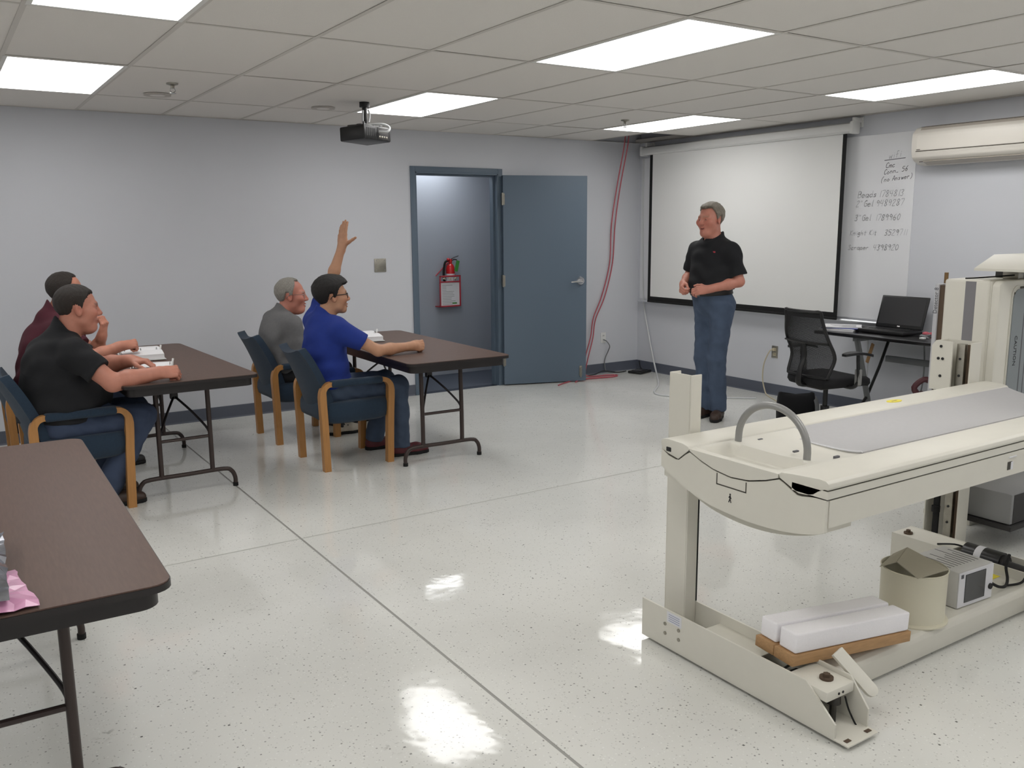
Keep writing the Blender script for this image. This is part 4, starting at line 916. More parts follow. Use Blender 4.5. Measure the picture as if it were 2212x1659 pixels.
G().tube([(4.56, 2.36, 1.325), (4.5, 2.40, 1.32), (4.42, 2.47, 1.312), (4.40, 2.52, 1.308)], .004, 6, sub=4).build('sensor_lead', 'black_rubber', ar)
# lower source housing cantilevered under the bed
sb = G().box((4.25, 2.115, .14), (4.86, 2.43, .292), .006).build('source_housing', 'box_grey', ar)
G().box((4.235, 2.10, .112), (4.88, 2.43, .136), .003).build('housing_tray', 'source_dark', ar)
G().box((4.27, 2.1135, .145), (4.84, 2.1165, .287)).build('housing_end', 'source_dark', sb, smooth=False)
G().box((4.50, 2.435, .02), (4.86, 2.60, .32), .004).box((4.48, 2.435, .0), (4.95, 2.70, .03), .004).build('arm_foot', 'machine_cream_dark', ar)

# ------------------------------------------------------------------ things lying on the base
WM = Matrix.Translation(Vector((2.208, 1.737, .166))) @ Matrix.Rotation(math.radians(-7), 4, 'Z') @ Matrix.Rotation(math.radians(3.4), 4, 'Y')
def on_wood(g, name, m_, parent=None): g.xf(WM); return g.build(name, m_, parent)
wl = ['front pine board under the foam bars on the scanner base', 'rear pine board under the foam bars on the scanner base']
for k in range(2):
    tag(on_wood(G().box((0, k * .0895, 0), (.55, k * .0895 + .087, .038), .0025, 2), 'pine_board', 'pine'), wl[k], 'board', 'pine boards on the scanner base')
fl_ = ['front white foam bar resting on the pine boards', 'rear white foam bar resting on the pine boards']
for k in range(2):
    g = G().box((.012 + .0 * k, .004 + k * .090, .040), (.54, .080 + k * .090, .108), .007, 3)
    tag(on_wood(g, 'foam_bar', 'foam_white'), fl_[k], 'foam bar', 'white foam bars')
# loose cream lever leaning on the foot channel
lm = Matrix.Translation(Vector((2.345, 1.655, .20))) @ Matrix.Rotation(math.radians(-68), 4, 'Z') @ Matrix.Rotation(math.radians(42), 4, 'Y') @ Matrix.Rotation(math.radians(38), 4, 'X')
poly = [(-.02, -.0215), (.13, -.0215)] + [(.13 + .0215 * math.sin(a), -.0215 * math.cos(a)) for a in [math.pi * k / 8 for k in range(1, 8)]] + [(.13, .0215), (-.02, .0215)]
tag(G().prism(poly, -.009, .009, 'z', bev=.002).xf(lm).build('loose_lever', CR), 'loose cream metal lever with rounded end leaning against the scanner base', 'lever')
# bucket with folded cardboard on top
bu = thing('bucket', 'cream cylindrical bucket standing on the scanner base', 'bucket', (3.0, 1.825, .108))
G().lathe([(0, .108), (.115, .108), (.118, .112), (.115, .118), (.117, .300), (.120, .306), (.116, .308), (.113, .30), (.111, .122), (0, .122)], (3.0, 1.825, 0), 40).build('body', 'bucket_cream', bu)
G().lathe([(.119, .108), (.128, .108), (.128, .113), (.119, .118)], (3.0, 1.825, 0), 40).build('base_rim', 'bucket_cream', bu)
cb = G(); th = .003
A = [Vector((2.872, 1.885, .312)), Vector((2.880, 1.735, .313)), Vector((3.055, 1.722, .313)), Vector((3.125, 1.870, .316))]
M1, M2 = Vector((2.930, 1.855, .327)), Vector((3.09, 1.915, .332))
def sheet(g, q4):
    n_ = (q4[1] - q4[0]).cross(q4[3] - q4[0]).normalized() * th
    g.add([p for p in q4] + [p + n_ for p in q4], [(3, 2, 1, 0), (4, 5, 6, 7), (0, 1, 5, 4), (1, 2, 6, 5), (2, 3, 7, 6), (3, 0, 4, 7)])
sheet(cb, [A[0], M1, M2, Vector((3.03, 1.935, .312))]); sheet(cb, [M1, A[1], A[2], M2])
tag(cb.build('cardboard_sheet', 'cardboard_lid', fix=True), 'folded grey cardboard sheet lying on top of the bucket', 'cardboard')
# small white monitor
mn = thing('monitor_box', 'small white box with a dark screen and printed label, beside the bucket', 'monitor', (3.35, 1.86, .108))
RM = Matrix.Rotation(math.radians(-3), 3, 'Z'); pv = Vector((3.31, 1.86, .108))
mb_ = G().box((3.195, 1.752, .109), (3.42, 1.968, .258), .006, rot=RM, piv=pv).build('case', 'label_white', mn)
mb_.data.materials[0] = mat('case_pale', (206, 205, 202), .45)
fp_ = G().box((3.197, 1.748, .112), (3.418, 1.753, .255), .002, 1, rot=RM, piv=pv).build('front_panel', 'label_white', mn)
G().box((3.235, 1.7455, .128), (3.365, 1.749, .243), .001, 1, rot=RM, piv=pv).build('screen', 'glass_dark', fp_)
G().cyl(pv + RM @ Vector((.09, -.112, .055)), pv + RM @ Vector((.09, -.118, .055)), .012, n=16).build('jack', 'print_black', fp_)
G().box((3.207, 1.7465, .232), (3.222, 1.749, .247), rot=RM, piv=pv).build('emblem', 'print_grey', fp_, smooth=False)
random.seed(8); g = G()
for k in range(9):
    x0 = 3.215 + k * .022; L_ = random.uniform(.08, .16)
    g.box((x0, 1.80, .258), (x0 + .004, 1.80 + L_, .2586), rot=RM, piv=pv)
g.build('printed_label', 'print_grey', mn, smooth=False)
G().box((3.1942, 1.80, .15), (3.1958, 1.85, .22), .0005, 1, rot=RM, piv=pv).build('side_ports', 'steel_plate', mn)
for k in range(3): G().cyl(pv + RM @ Vector((-.1165, -.045, .05 + k * .02)), pv + RM @ Vector((-.119, -.045, .05 + k * .02)), .004, n=8).build('port', 'print_black', mn)
tag(G().tube([(3.42, 1.75, .165), (3.47, 1.745, .14), (3.55, 1.76, .12), (3.62, 1.79, .125), (3.66, 1.82, .16), (3.70, 1.83, .20)], .006, 8, sub=6).tube([(3.55, 1.76, .121), (3.64, 1.74, .122), (3.70, 1.75, .16)], .005, 8, sub=6).build('black_lead', 'black_rubber'), 'black lead running from the small monitor along the base rail', 'lead')
tag(G().box((3.60, 1.84, .1082), (3.66, 1.88, .1092)).build('yellow_tape', 'yellow_sticker'), 'small yellow tape mark on the base rail near the black lead', 'tape')
# ------------------------------------------------------------------ desk by the right wall
dk = thing('desk', 'black desk with grey metal legs against the right wall', 'desk', (6.27, 3.85, 0))
G().box((5.985, 3.05, .712), (6.555, 4.66, .738), .004).build('desk_top', 'desk_black', dk)
mat('desk_metal', (122, 124, 126), .4, .4)
for y in (4.30, 3.20):
    G().box((6.02, y - .02, .68), (6.52, y + .02, .712), .003).build('top_rail', 'desk_metal', dk)
    G().tube([(6.05, y, .69), (6.14, y, .45), (6.23, y, .20), (6.27, y, .04)], .026, 8, flat=.7).build('leg', 'desk_metal', dk)
    G().tube([(6.48, y, .69), (6.36, y, .45), (6.22, y, .22), (6.02, y, .04)], .012, 8).build('leg_strut', 'black_plastic', dk)
    G().box((5.95, y - .03, .0), (6.50, y + .03, .035), .006).build('foot', 'desk_metal', dk)
G().box((6.43, 3.2, .485), (6.46, 4.30, .535), .003).build('back_beam', 'desk_metal', dk)
G().box((6.15, 4.255, .50), (6.185, 4.265, .66), .003, rot=Matrix.Rotation(math.radians(24), 3, 'Y')).build('wood_batten', 'pine', dk)
tag(G().tube([(6.5, 4.02, .70), (6.515, 4.01, .5), (6.52, 4.02, .3), (6.50, 4.05, .15), (6.47, 4.10, .02)], .006, 8, sub=6).build('desk_cable', 'cable_grey'), 'grey cable hanging under the desk against the wall', 'cable')
tag(G().tube([(6.5, 4.52, .70), (6.53, 4.53, .5), (6.55, 4.54, .3), (6.53, 4.55, .1), (6.5, 4.55, .01)], .005, 8, sub=6).build('desk_cable', 'cable_white'), 'thin pale cable hanging behind the desk leg', 'cable')
# laptop
lt = thing('laptop', 'open black laptop standing on the desk', 'laptop', (6.28, 4.16, .739))
lb_ = G().box((6.165, 3.985, .741), (6.42, 4.395, .768), .006).build('base', 'black_plastic', lt)
kb = G()
for i in range(5):
    for j in range(13): kb.box((6.275 + i * .022, 4.025 + j * .0262, .768), (6.293 + i * .022, 4.047 + j * .0262, .7705), .0008, 1)
kb.build('keyboard', 'black_satin', lb_)
G().box((6.185, 4.13, .768), (6.245, 4.25, .7688)).build('touchpad', 'source_dark', lb_, smooth=False)
RL = Matrix.Rotation(math.radians(17), 3, 'Y'); pv = Vector((6.418, 4.15, .768))
ld = G().box((6.410, 3.985, .768), (6.424, 4.395, 1.028), .004, rot=RL, piv=pv).build('lid', 'black_plastic', lt)
G().box((6.4085, 4.002, .795), (6.4105, 4.378, 1.016), rot=RL, piv=pv).build('display', mat('display_dark', (30, 30, 33), .4), ld, smooth=False)
G().box((6.4083, 4.178, .777), (6.4100, 4.202, .786), rot=RL, piv=pv).build('emblem', 'steel', ld, smooth=False)
# papers
random.seed(11)
PL = [('white papers at the bottom of the stack beside the laptop', 'white_paper', 'paper_stack', .020), ('blue folder in the middle of the paper stack', 'blue_folder', 'folder', .006), ('stapled white sheets on top of the paper stack', 'white_paper', 'paper_stack', .010)]
z = .739
for k, (lb, m_, nm, th) in enumerate(PL):
    c = Vector((6.17 + .01 * k, 4.555 - .008 * k, z)); R_ = Matrix.Rotation(math.radians(18 + 9 * k), 3, 'Z'); g = G()
    n_ = 5 if 'stack' in nm else 1
    for q_ in range(n_):
        R2 = Matrix.Rotation(math.radians(18 + 9 * k + random.uniform(-2, 2)), 3, 'Z'); g.box((c.x - .108, c.y - .14, z + th * q_ / n_), (c.x + .108, c.y + .14, z + th * (q_ + .9) / n_), rot=R2, piv=c)
    o = g.build(nm, m_, smooth=False); tag(o, lb, 'papers')
    if k == 2:
        gg = G()
        for q_ in range(7): gg.box((c.x - .09 + q_ * .022, c.y - .1, z + th), (c.x - .086 + q_ * .022, c.y + random.uniform(.0, .1), z + th + .0005), rot=R_, piv=c)
        gg.build('print_line', 'print_grey', o, smooth=False)
    z += th
tag(G().box((6.40, 4.36, .739), (6.43, 4.50, .755), .006, rot=Matrix.Rotation(.3, 3, 'Z')).build('marker_tray_eraser', 'source_dark'), 'dark whiteboard eraser lying behind the papers', 'eraser')
tag(G().tube([(6.25, 3.90, .745), (6.30, 3.86, .75), (6.34, 3.88, .75), (6.30, 3.92, .745), (6.24, 3.86, .745), (6.20, 3.80, .745)], .007, 8, sub=5).build('headset_cord', 'cable_grey'), 'coiled grey cord on the desk right of the laptop', 'cord')
tag(G().ell((6.33, 3.90, .757), (.018, .03, .016)).ell((6.35, 3.865, .756), (.016, .02, .015)).build('red_plug', 'cable_red', ang=80), 'small red plug on the desk right of the laptop', 'plug')
tag(G().box((6.13, 3.79, .739), (6.16, 3.83, .751), .004).build('white_adapter', 'white_plastic'), 'small white adapter on the desk edge beside the cord', 'adapter')
tag(G().tube([(6.0, 3.72, .34), (5.97, 3.74, .40), (6.02, 3.70, .46), (6.07, 3.66, .44)], .022, 8, sub=4).tube([(6.0, 3.72, .36), (6.04, 3.68, .28), (6.10, 3.62, .20)], .03, 8, sub=4).tube([(6.10, 3.62, .22), (6.13, 3.6, .1), (6.12, 3.6, .02)], .022, 8, sub=3).build('cable_coil', mat('coil_maroon', (70, 30, 36), .6)), 'dark maroon cable coil under the desk by the scanner arm', 'cable')

# ------------------------------------------------------------------ mesh-back office chair
oc = thing('office_chair', 'black mesh-back office chair with arms at the desk', 'chair', (5.63, 4.25, 0), math.radians(-9))
def obld(g, n_, m_, p=oc, **k): return g.build(n_, m_, p, world=False, **k)
# local: x forward, y left
g = G(); vs = []; fs = []
for k, (zb, s_) in enumerate(((.395, .80), (.40, .95), (.425, 1.0), (.455, .985), (.468, .9), (.464, .5))):
    for i in range(36):
        a = 2 * math.pi * i / 36; c_, s2 = math.cos(a), math.sin(a); e = .45
        x = .02 + .25 * s_ * math.copysign(abs(c_) ** e, c_); vs.append((x, .245 * s_ * math.copysign(abs(s2) ** e, s2), zb - .03 * max(0, (x - .15) / .12) ** 2))
for k in range(5):
    for i in range(36): fs.append((k * 36 + i, k * 36 + (i + 1) % 36, (k + 1) * 36 + (i + 1) % 36, (k + 1) * 36 + i))
fs += [tuple(reversed(range(36))), tuple(range(5 * 36, 6 * 36))]
obld(g.add(vs, fs), 'seat', mat('black_fabric', (20, 20, 23), .95, bump=.3, bscale=600), ang=60)
def bk_pt(u, v):
    z = .47 + .49 * u; s_ = 2 * v - 1; w_ = .205 + .03 * math.sin(math.pi * min(1, u * 1.15)) - .02 * u
    x = -.235 + .055 * math.exp(-((u - .30) / .22) ** 2) - .10 * max(0, u - .3) ** 1.3 + .035 * s_ * s_
    return Vector((x, w_ * s_, z))
# frame
P = [bk_pt(u, 0) for u in [k / 10 for k in range(11)]] + [bk_pt(1, v) for v in [k / 8 for k in range(1, 8)]] + [bk_pt(1 - k / 10, 1) for k in range(11)] + [bk_pt(0, 1 - k / 6) for k in range(1, 6)] + [bk_pt(0, 0)]
obld(G().tube(P, .0125, 8, sub=2), 'back_frame', 'black_plastic')
# mesh: real strands
g = G(); NU, NV = 100, 84
def strand(pts, w_):
    for a, b_ in zip(pts[:-1], pts[1:]):
        d = (b_ - a).normalized(); n_ = Vector((1, 0, .1)).cross(d).normalized() * w_; g.add([a + n_, a - n_, b_ - n_, b_ + n_], [(0, 1, 2, 3)])
for k in range(NU + 1): strand([bk_pt(k / NU, j / 10) for j in range(11)], .0016)
for k in range(NV + 1): strand([bk_pt(j / 14, k / NV) for j in range(15)], .0016)
tag(obld(g, 'back_mesh', 'mesh_black', smooth=False), kind='stuff')
obld(G().tube([(-.20, 0, .40), (-.27, 0, .42), (-.262, 0, .52), (-.225, 0, .62), (-.235, 0, .72)], [.03, .028, .024, .02, .016], 10, sub=4, flat=.6).tube([bk_pt(.52, k / 8) + Vector((-.012, 0, 0)) for k in range(9)], .018, 8, flat=.5), 'lumbar_support', 'black_plastic')
for s_ in (-1, 1):
    arm = obld(G().tube([(-.02, s_ * .20, .405), (.0, s_ * .27, .405), (.03, s_ * .285, .45), (.02, s_ * .285, .60), (.015, s_ * .285, .645)], [.022, .022, .024, .022, .02], 10, sub=4, flat=.6), 'arm_post', 'black_plastic')
    obld(G().box((.012, s_ * .285 - .02, .42), (.05, s_ * .285 + .02, .54), .006), 'arm_sleeve', 'handle_grey', arm)
    def apad(u, v, s_=s_):
        x = -.12 + .27 * u; w_ = .042 * (1 - .55 * abs(2 * u - 1) ** 2.5); return (x, s_ * .285 + w_ * (2 * v - 1), .652 + .012 * math.sin(math.pi * u) - .018 * u * u), (0, 0, 1)
    obld(G().slab(apad, 14, 6, .018), 'arm_pad', 'black_satin', arm, fix=True)
obld(G().box((-.14, -.10, .365), (.12, .10, .40), .012).box((.02, .10, .37), (.05, .2, .385), .004), 'tilt_mechanism', 'source_dark')
obld(G().cyl((0, 0, .08), (0, 0, .22), .032, n=18).cyl((0, 0, .22), (0, 0, .37), .018, n=14).lathe([(.0, .08), (.05, .08), (.045, .13), (.0, .13)], (0, 0, 0), 18), 'gas_lift', 'black_plastic')
for k in range(5):
    a = 2 * math.pi * k / 5 + .35; d = Vector((math.cos(a), math.sin(a), 0)); n_ = Vector((-d.y, d.x, 0))
    lg = obld(G().tube([d * .03 + Vector((0, 0, .10)), d * .16 + Vector((0, 0, .095)), d * .29 + Vector((0, 0, .068))], [.026, .022, .016], 8, flat=.7), 'base_leg', 'desk_metal')
    cs_ = d * .29
    obld(G().cyl(cs_ + n_ * .008 + Vector((0, 0, .027)), cs_ + n_ * .026 + Vector((0, 0, .027)), .027, n=16).cyl(cs_ - n_ * .026 + Vector((0, 0, .027)), cs_ - n_ * .008 + Vector((0, 0, .027)), .027, n=16).cyl(cs_ + Vector((0, 0, .03)), cs_ + Vector((0, 0, .068)), .009, n=10), 'caster', 'black_plastic', lg)
# black bag on the floor
bg = thing('laptop_bag', 'black soft laptop bag standing on the floor left of the office chair', 'bag', (5.80, 4.66, 0), math.radians(-40))
g = G(); vs = []; fs = []
for k, (zb, sx, sy) in enumerate(((0.002, .13, .065), (.02, .145, .085), (.12, .15, .085), (.20, .145, .06), (.232, .14, .03), (.238, .12, .015))):
    for i in range(28):
        a = 2 * math.pi * i / 28; c_, s_ = math.cos(a), math.sin(a); e = .4
        vs.append((sx * math.copysign(abs(c_) ** e, c_), sy * math.copysign(abs(s_) ** e, s_) + .01 * math.sin(9 * zb + 3 * c_), zb + .012 * math.cos(2 * a) * (zb > .2)))
for k in range(5):
    for i in range(28): fs.append((k * 28 + i, k * 28 + (i + 1) % 28, (k + 1) * 28 + (i + 1) % 28, (k + 1) * 28 + i))
fs += [tuple(reversed(range(28))), tuple(range(5 * 28, 6 * 28))]
g.add(vs, fs).build('bag_body', 'black_fabric', bg, world=False, ang=60)
G().tube([(.14, -.02, .215), (.15, -.075, .17), (.155, -.085, .08), (.15, -.09, .02)], .018, 8, sub=4, flat=.3).build('shoulder_strap', 'cable_grey', bg, world=False)
# ------------------------------------------------------------------ people: smooth implicit bodies
def V3(*a): return np.array(a, dtype=np.float32)
def nrm(v): v = np.asarray(v, dtype=np.float32); return v / (np.linalg.norm(v) + 1e-9)
def smin(a, b, k):
    h = np.maximum(k - np.abs(a - b), 0) / k; return np.minimum(a, b) - h * h * k * .25
def smax(a, b, k): return -smin(-a, -b, k)
def d_cone(P, a, b, r1, r2):
    a = np.asarray(a, np.float32); b = np.asarray(b, np.float32); ba = b - a; pa = P - a
    h = np.clip((pa @ ba) / (ba @ ba), 0, 1); return np.linalg.norm(pa - h[:, None] * ba, axis=1) - (r1 + (r2 - r1) * h)
def d_ell(P, c, r, R=None):
    q = P - np.asarray(c, np.float32)
    if R is not None: q = q @ R
    r = np.asarray(r, np.float32); k0 = np.linalg.norm(q / r, axis=1); k1 = np.linalg.norm(q / (r * r), axis=1) + 1e-9
    return k0 * (k0 - 1) / k1
class Prim:
    def __init__(s, fn, c, rad, k=.02, sub=False): s.fn, s.c, s.rad, s.k, s.sub = fn, np.asarray(c, np.float32), rad, k, sub
def cone(a, b, r1, r2, k=.03):
    a = np.asarray(a, np.float32); b = np.asarray(b, np.float32)
    return Prim(lambda P: d_cone(P, a, b, r1, r2), (a + b) / 2, np.linalg.norm(b - a) / 2 + max(r1, r2), k)
def elli(c, r, R=None, k=.04): return Prim(lambda P: d_ell(P, c, r, R), c, max(r), k)
def fold(prims, P):
    d = np.full(len(P), 10., np.float32)
    for p in prims:
        if len(P) > 3000:
            dc = np.linalg.norm(P - p.c, axis=1) - p.rad; m_ = dc < .035 + p.k
            if not m_.any(): continue
            e = np.maximum(dc, .035 + p.k); e[m_] = p.fn(P[m_])
        else: e = p.fn(P)
        d = smax(d, -e, p.k) if p.sub else (smin(d, e, p.k) if p.k > 0 else np.minimum(d, e))
    return d
def polygonize(prims, h, post=None, pad=.03):
    """sparse surface nets of a folded list of primitives; post(P,d) may cut the result"""
    lo = np.min([p.c - p.rad for p in prims if not p.sub], 0) - pad; hi = np.max([p.c + p.rad for p in prims if not p.sub], 0) + pad
    B = 12; nb = np.ceil((hi - lo) / (h * B)).astype(int); n = nb * B + 1
    D = np.full(n, 1.0, np.float32)
    br = B * h * .87
    off = np.stack(np.meshgrid(*[np.arange(B + 1)] * 3, indexing='ij'), -1).reshape(-1, 3)
    bi = np.stack(np.meshgrid(*[np.arange(k) for k in nb], indexing='ij'), -1).reshape(-1, 3)
    cen = lo + (bi + .5) * B * h
    near = np.zeros(len(bi), bool); rel = []
    for p in prims:
        dist = np.linalg.norm(cen - p.c, axis=1) - p.rad; rel.append(dist < br + max(.02, p.k))
    rel = np.array(rel)
    for bidx in np.nonzero(rel.any(0))[0]:
        ps = [prims[i] for i in np.nonzero(rel[:, bidx])[0]]
        if all(p.sub for p in ps): continue
        c1 = cen[bidx:bidx + 1].astype(np.float32); dc = fold(ps, c1)
        if abs(dc[0]) > br * 1.9 + .03: 
            if dc[0] < 0:
                i, j, k = bi[bidx] * B; blk = D[i:i + B + 1, j:j + B + 1, k:k + B + 1]
                if post is None: blk[blk > .9] = -1.0; continue
            else: continue
        P = (lo + (bi[bidx] * B + off) * h).astype(np.float32); d = fold(ps, P)
        if post is not None: d = post(P, d)
        i, j, k = bi[bidx] * B; D[i:i + B + 1, j:j + B + 1, k:k + B + 1] = d.reshape(B + 1, B + 1, B + 1)
    I = D < 0; nx, ny, nz = n
    cnt = np.zeros((nx - 1, ny - 1, nz - 1), np.uint8)
    for a in (0, 1):
        for b in (0, 1):
            for c in (0, 1): cnt += I[a:nx - 1 + a, b:ny - 1 + b, c:nz - 1 + c]
    cells = np.argwhere((cnt > 0) & (cnt < 8)); idx = np.full(cnt.shape, -1, np.int64); idx[tuple(cells.T)] = np.arange(len(cells))
    acc = np.zeros((len(cells), 3), np.float32); w = np.zeros(len(cells), np.float32)
    cor = [(a, b, c) for a in (0, 1) for b in (0, 1) for c in (0, 1)]
    vals = {c: D[cells[:, 0] + c[0], cells[:, 1] + c[1], cells[:, 2] + c[2]] for c in cor}
    for c in cor:
        for ax in range(3):
            if c[ax] == 0:
                c2 = list(c); c2[ax] = 1; c2 = tuple(c2); v0, v1 = vals[c], vals[c2]; m_ = (v0 < 0) != (v1 < 0)
                t = np.where(m_, v0 / np.where(m_, v0 - v1, 1), 0); pt = np.array(c, np.float32)[None].repeat(len(cells), 0); pt[:, ax] += t
                acc[m_] += pt[m_]; w[m_] += 1
    V = lo + (cells + acc / w[:, None]) * h
    quads = []
    for ax in range(3):
        s0 = [slice(None)] * 3; s1 = [slice(None)] * 3; s0[ax] = slice(0, n[ax] - 1); s1[ax] = slice(1, n[ax])
        A, Bq = I[tuple(s0)], I[tuple(s1)]; E = np.argwhere(A != Bq)
        o1, o2 = [(1, 2), (2, 0), (0, 1)][ax]
        E = E[(E[:, o1] > 0) & (E[:, o2] > 0) & (E[:, o1] < n[o1] - 1) & (E[:, o2] < n[o2] - 1)]
        ins = A[tuple(E.T)]
        def cell(d1, d2):
            c = E.copy(); c[:, o1] -= d1; c[:, o2] -= d2; return idx[tuple(c.T)]
        q = np.stack([cell(1, 1), cell(0, 1), cell(0, 0), cell(1, 0)], 1); q[~ins] = q[~ins][:, ::-1]; quads.append(q)
    Q = np.concatenate(quads); Q = Q[(Q >= 0).all(1)]
    # one Newton step towards the surface
    full = (lambda P: fold(prims, P)) if post is None else (lambda P: post(P, fold(prims, P)))
    V = V.astype(np.float32)
    for it in range(1):
        e = h * .5; out = []
        for s_ in range(0, len(V), 20000):
            P = V[s_:s_ + 20000]; d0 = full(P); g = np.stack([full(P + V3(e, 0, 0)) - d0, full(P + V3(0, e, 0)) - d0, full(P + V3(0, 0, e)) - d0], 1) / e
            g2 = np.maximum((g * g).sum(1), .25); st = (d0 / g2)[:, None] * g; L_ = np.linalg.norm(st, axis=1, keepdims=True); st *= np.minimum(1, h * .6 / np.maximum(L_, 1e-9)); out.append(P - st)
        V = np.concatenate(out)
    return V, Q
def np_mesh(name, V, Q, material, parent, tint=None):
    me = bpy.data.meshes.new(name); off = np.array(root_loc(parent), np.float32); V = (V - off).astype(np.float32)
    me.vertices.add(len(V)); me.vertices.foreach_set('co', V.ravel()); me.loops.add(Q.size); me.loops.foreach_set('vertex_index', Q.ravel().astype(np.int32))
    me.polygons.add(len(Q)); me.polygons.foreach_set('loop_start', (np.arange(len(Q)) * Q.shape[1]).astype(np.int32)); me.polygons.foreach_set('use_smooth', np.ones(len(Q), bool))
    me.update(calc_edges=True); me.validate()
    if tint is not None:
        at = me.color_attributes.new('tint', 'FLOAT_COLOR', 'POINT'); at.data.foreach_set('color', np.concatenate([tint, np.ones((len(V), 1), np.float32)], 1).astype(np.float32).ravel())
    me.materials.append(M[material]); ob = bpy.data.objects.new(name, me); COL.objects.link(ob); ob.parent = parent; return ob
def frame(f, up=(0, 0, 1)):
    f = nrm(f); l = nrm(np.cross(np.asarray(up, np.float32), f)); u = np.cross(f, l); return np.stack([f, l, u], 1)   # columns f,l,u
def euler_head(yaw, pitch, roll=0):
    f = V3(math.cos(yaw) * math.cos(pitch), math.sin(yaw) * math.cos(pitch), math.sin(pitch)); R = frame(f)
    if roll:
        c, s_ = math.cos(roll), math.sin(roll); l, u = R[:, 1].copy(), R[:, 2].copy(); R[:, 1] = c * l + s_ * u; R[:, 2] = -s_ * l + c * u
    return R

# ---- head in its own frame: x forward, y left, z up, chin at z=-.118, crown at z=+.118
def skull(L, o):
    d = d_ell(L, (-.013, 0, .030), (.098, .077, .088)); wj = o.get('jaw', 0)
    d = smin(d, d_ell(L, (.030, 0, -.040), (.062, .058 + wj, .076)), .035)
    d = smin(d, d_cone(L, V3(.020, -.036 - wj, -.068), V3(.020, .036 + wj, -.068), .030, .030), .03)
    return d
def head_sdf(L, o):
    wj = o.get('jaw', 0); A = np.abs(L[:, 1]); S = L.copy(); S[:, 1] = A
    d = skull(L, o)
    d = smin(d, d_cone(S, V3(.070, 0, -.098), V3(.064, .014, -.098), .020, .018), .025)           # chin
    d = smin(d, d_ell(S, (.052, .043 + wj, -.022), (.034, .026, .030)), .025)                        # cheek
    d = smin(d, d_cone(S, V3(.083, .008, .024), V3(.066, .048, .020), .0125, .011), .016)           # brow
    d = smax(d, -d_ell(S, (.098, .033, .002), (.022, .019, .012)), .014)                            # eye socket
    d = smin(d, d_ell(S, (.0715, .0325, .002), (.0135, .0145, .0125)), .004)                        # lid
    sq = o.get('smile', 0)
    d = smax(d, -d_ell(S, (.0890, .0325, -.0005), (.0075, .0115, .0038 - .0018 * sq)), .002)                     # lid slit
    d = smin(d, d_cone(L, V3(.088, 0, .012), V3(.108, 0, -.026), .0085, .0125), .012)               # nose
    d = smin(d, d_ell(S, (.098, .0125, -.031), (.012, .0085, .0085)), .008)
    d = smax(d, -d_ell(S, (.1035, .0065, -.0395), (.005, .0035, .004)), .003)
    sm = o.get('smile', 0)
    d = smin(d, d_cone(S, V3(.0955, 0, -.0615), V3(.078, .027, -.063 + .010 * sm), .0065, .0035), .007)   # upper lip
    d = smin(d, d_cone(S, V3(.0915, 0, -.074 - .004 * sm), V3(.078, .025, -.066 + .010 * sm), .0075, .0035), .007)
    cz = -.067 - .001 * sm + 16 * sm * S[:, 1] ** 2
    d = smax(d, -(d_ell(np.stack([S[:, 0], S[:, 1], S[:, 2] - cz], 1), (.098, 0, 0), (.014, .021 + .004 * sm, .0018 + .0022 * sm))), .003)
    if sm: d = smin(d, d_ell(S, (.064, .048 + wj, -.018), (.020, .018, .016)), .02)   # mouth
    if o.get('jowl', 0): d = smin(d, d_ell(L, (.035, 0, -.108), (.045, .050, .022 + .01 * o['jowl'])), .03)
    e = d_ell(S, (-.010, .077 + wj * .4, -.006), (.019, .010, .033), EARR); e = smax(e, -d_ell(S, (-.005, .087 + wj * .4, -.002), (.010, .007, .020), EARR), .006)
    d = smin(d, e, .008)
    return d
_c, _s = math.cos(.45), math.sin(.45)
EARR = np.array([[_c, -_s, 0], [_s, _c, 0], [0, 0, 1]], np.float32) @ np.array([[math.cos(.2), 0, -math.sin(.2)], [0, 1, 0], [math.sin(.2), 0, math.cos(.2)]], np.float32)
HL = [(0, .078), (30, .078), (48, .070), (62, .052), (70, .034), (76, .004), (82, -.018), (88, -.012), (93, .020), (106, .022), (116, -.014), (128, -.040), (150, -.058), (180, -.064)]
def hair_prims(Rh, ch, sc_, o):
    fr_, tm = o.get('front', 0), o.get('temple', 0); th_top, th_side = o.get('htop', .013), o.get('hside', .007)
    ang = np.array([a for a, _ in HL], np.float32); zz = np.array([z + fr_ * max(0, 1 - a / 60) + tm * math.exp(-((a - 48) / 18) ** 2) for a, z in HL], np.float32)
    def fn(P):
        L = ((P - ch) @ Rh) / sc_
        phi = np.degrees(np.arctan2(np.abs(L[:, 1]), L[:, 0] + .010)); zh = np.interp(phi, ang, zz)
        up = np.clip((L[:, 2] + .02) / .09, 0, 1); t = th_side + (th_top - th_side) * up + o.get('quiff', 0) * np.clip((L[:, 0] - .02) / .05, 0, 1) * np.clip((L[:, 2] - .06) / .03, 0, 1)
        t = t + o.get('tousle', .0010) * np.sin(L[:, 0] * 120 + 3 * np.sin(L[:, 2] * 50 + 4 * L[:, 1])) * np.sin(L[:, 1] * 130 + 3 * np.sin(L[:, 0] * 43) + L[:, 2] * 60)
        edge = zh - L[:, 2] + .0035 * np.sin(phi * .9) + .003 * np.sin(phi * 2.3 + L[:, 2] * 200)
        t = t * np.clip(.35 - edge / .022, .35, 1.0)
        d = skull(L, o) - t; reg = edge * .75
        return smax(d, reg, .006) * sc_
    return [Prim(fn, ch + Rh @ V3(-.01, 0, .02) * sc_, .15 * sc_, .01)]
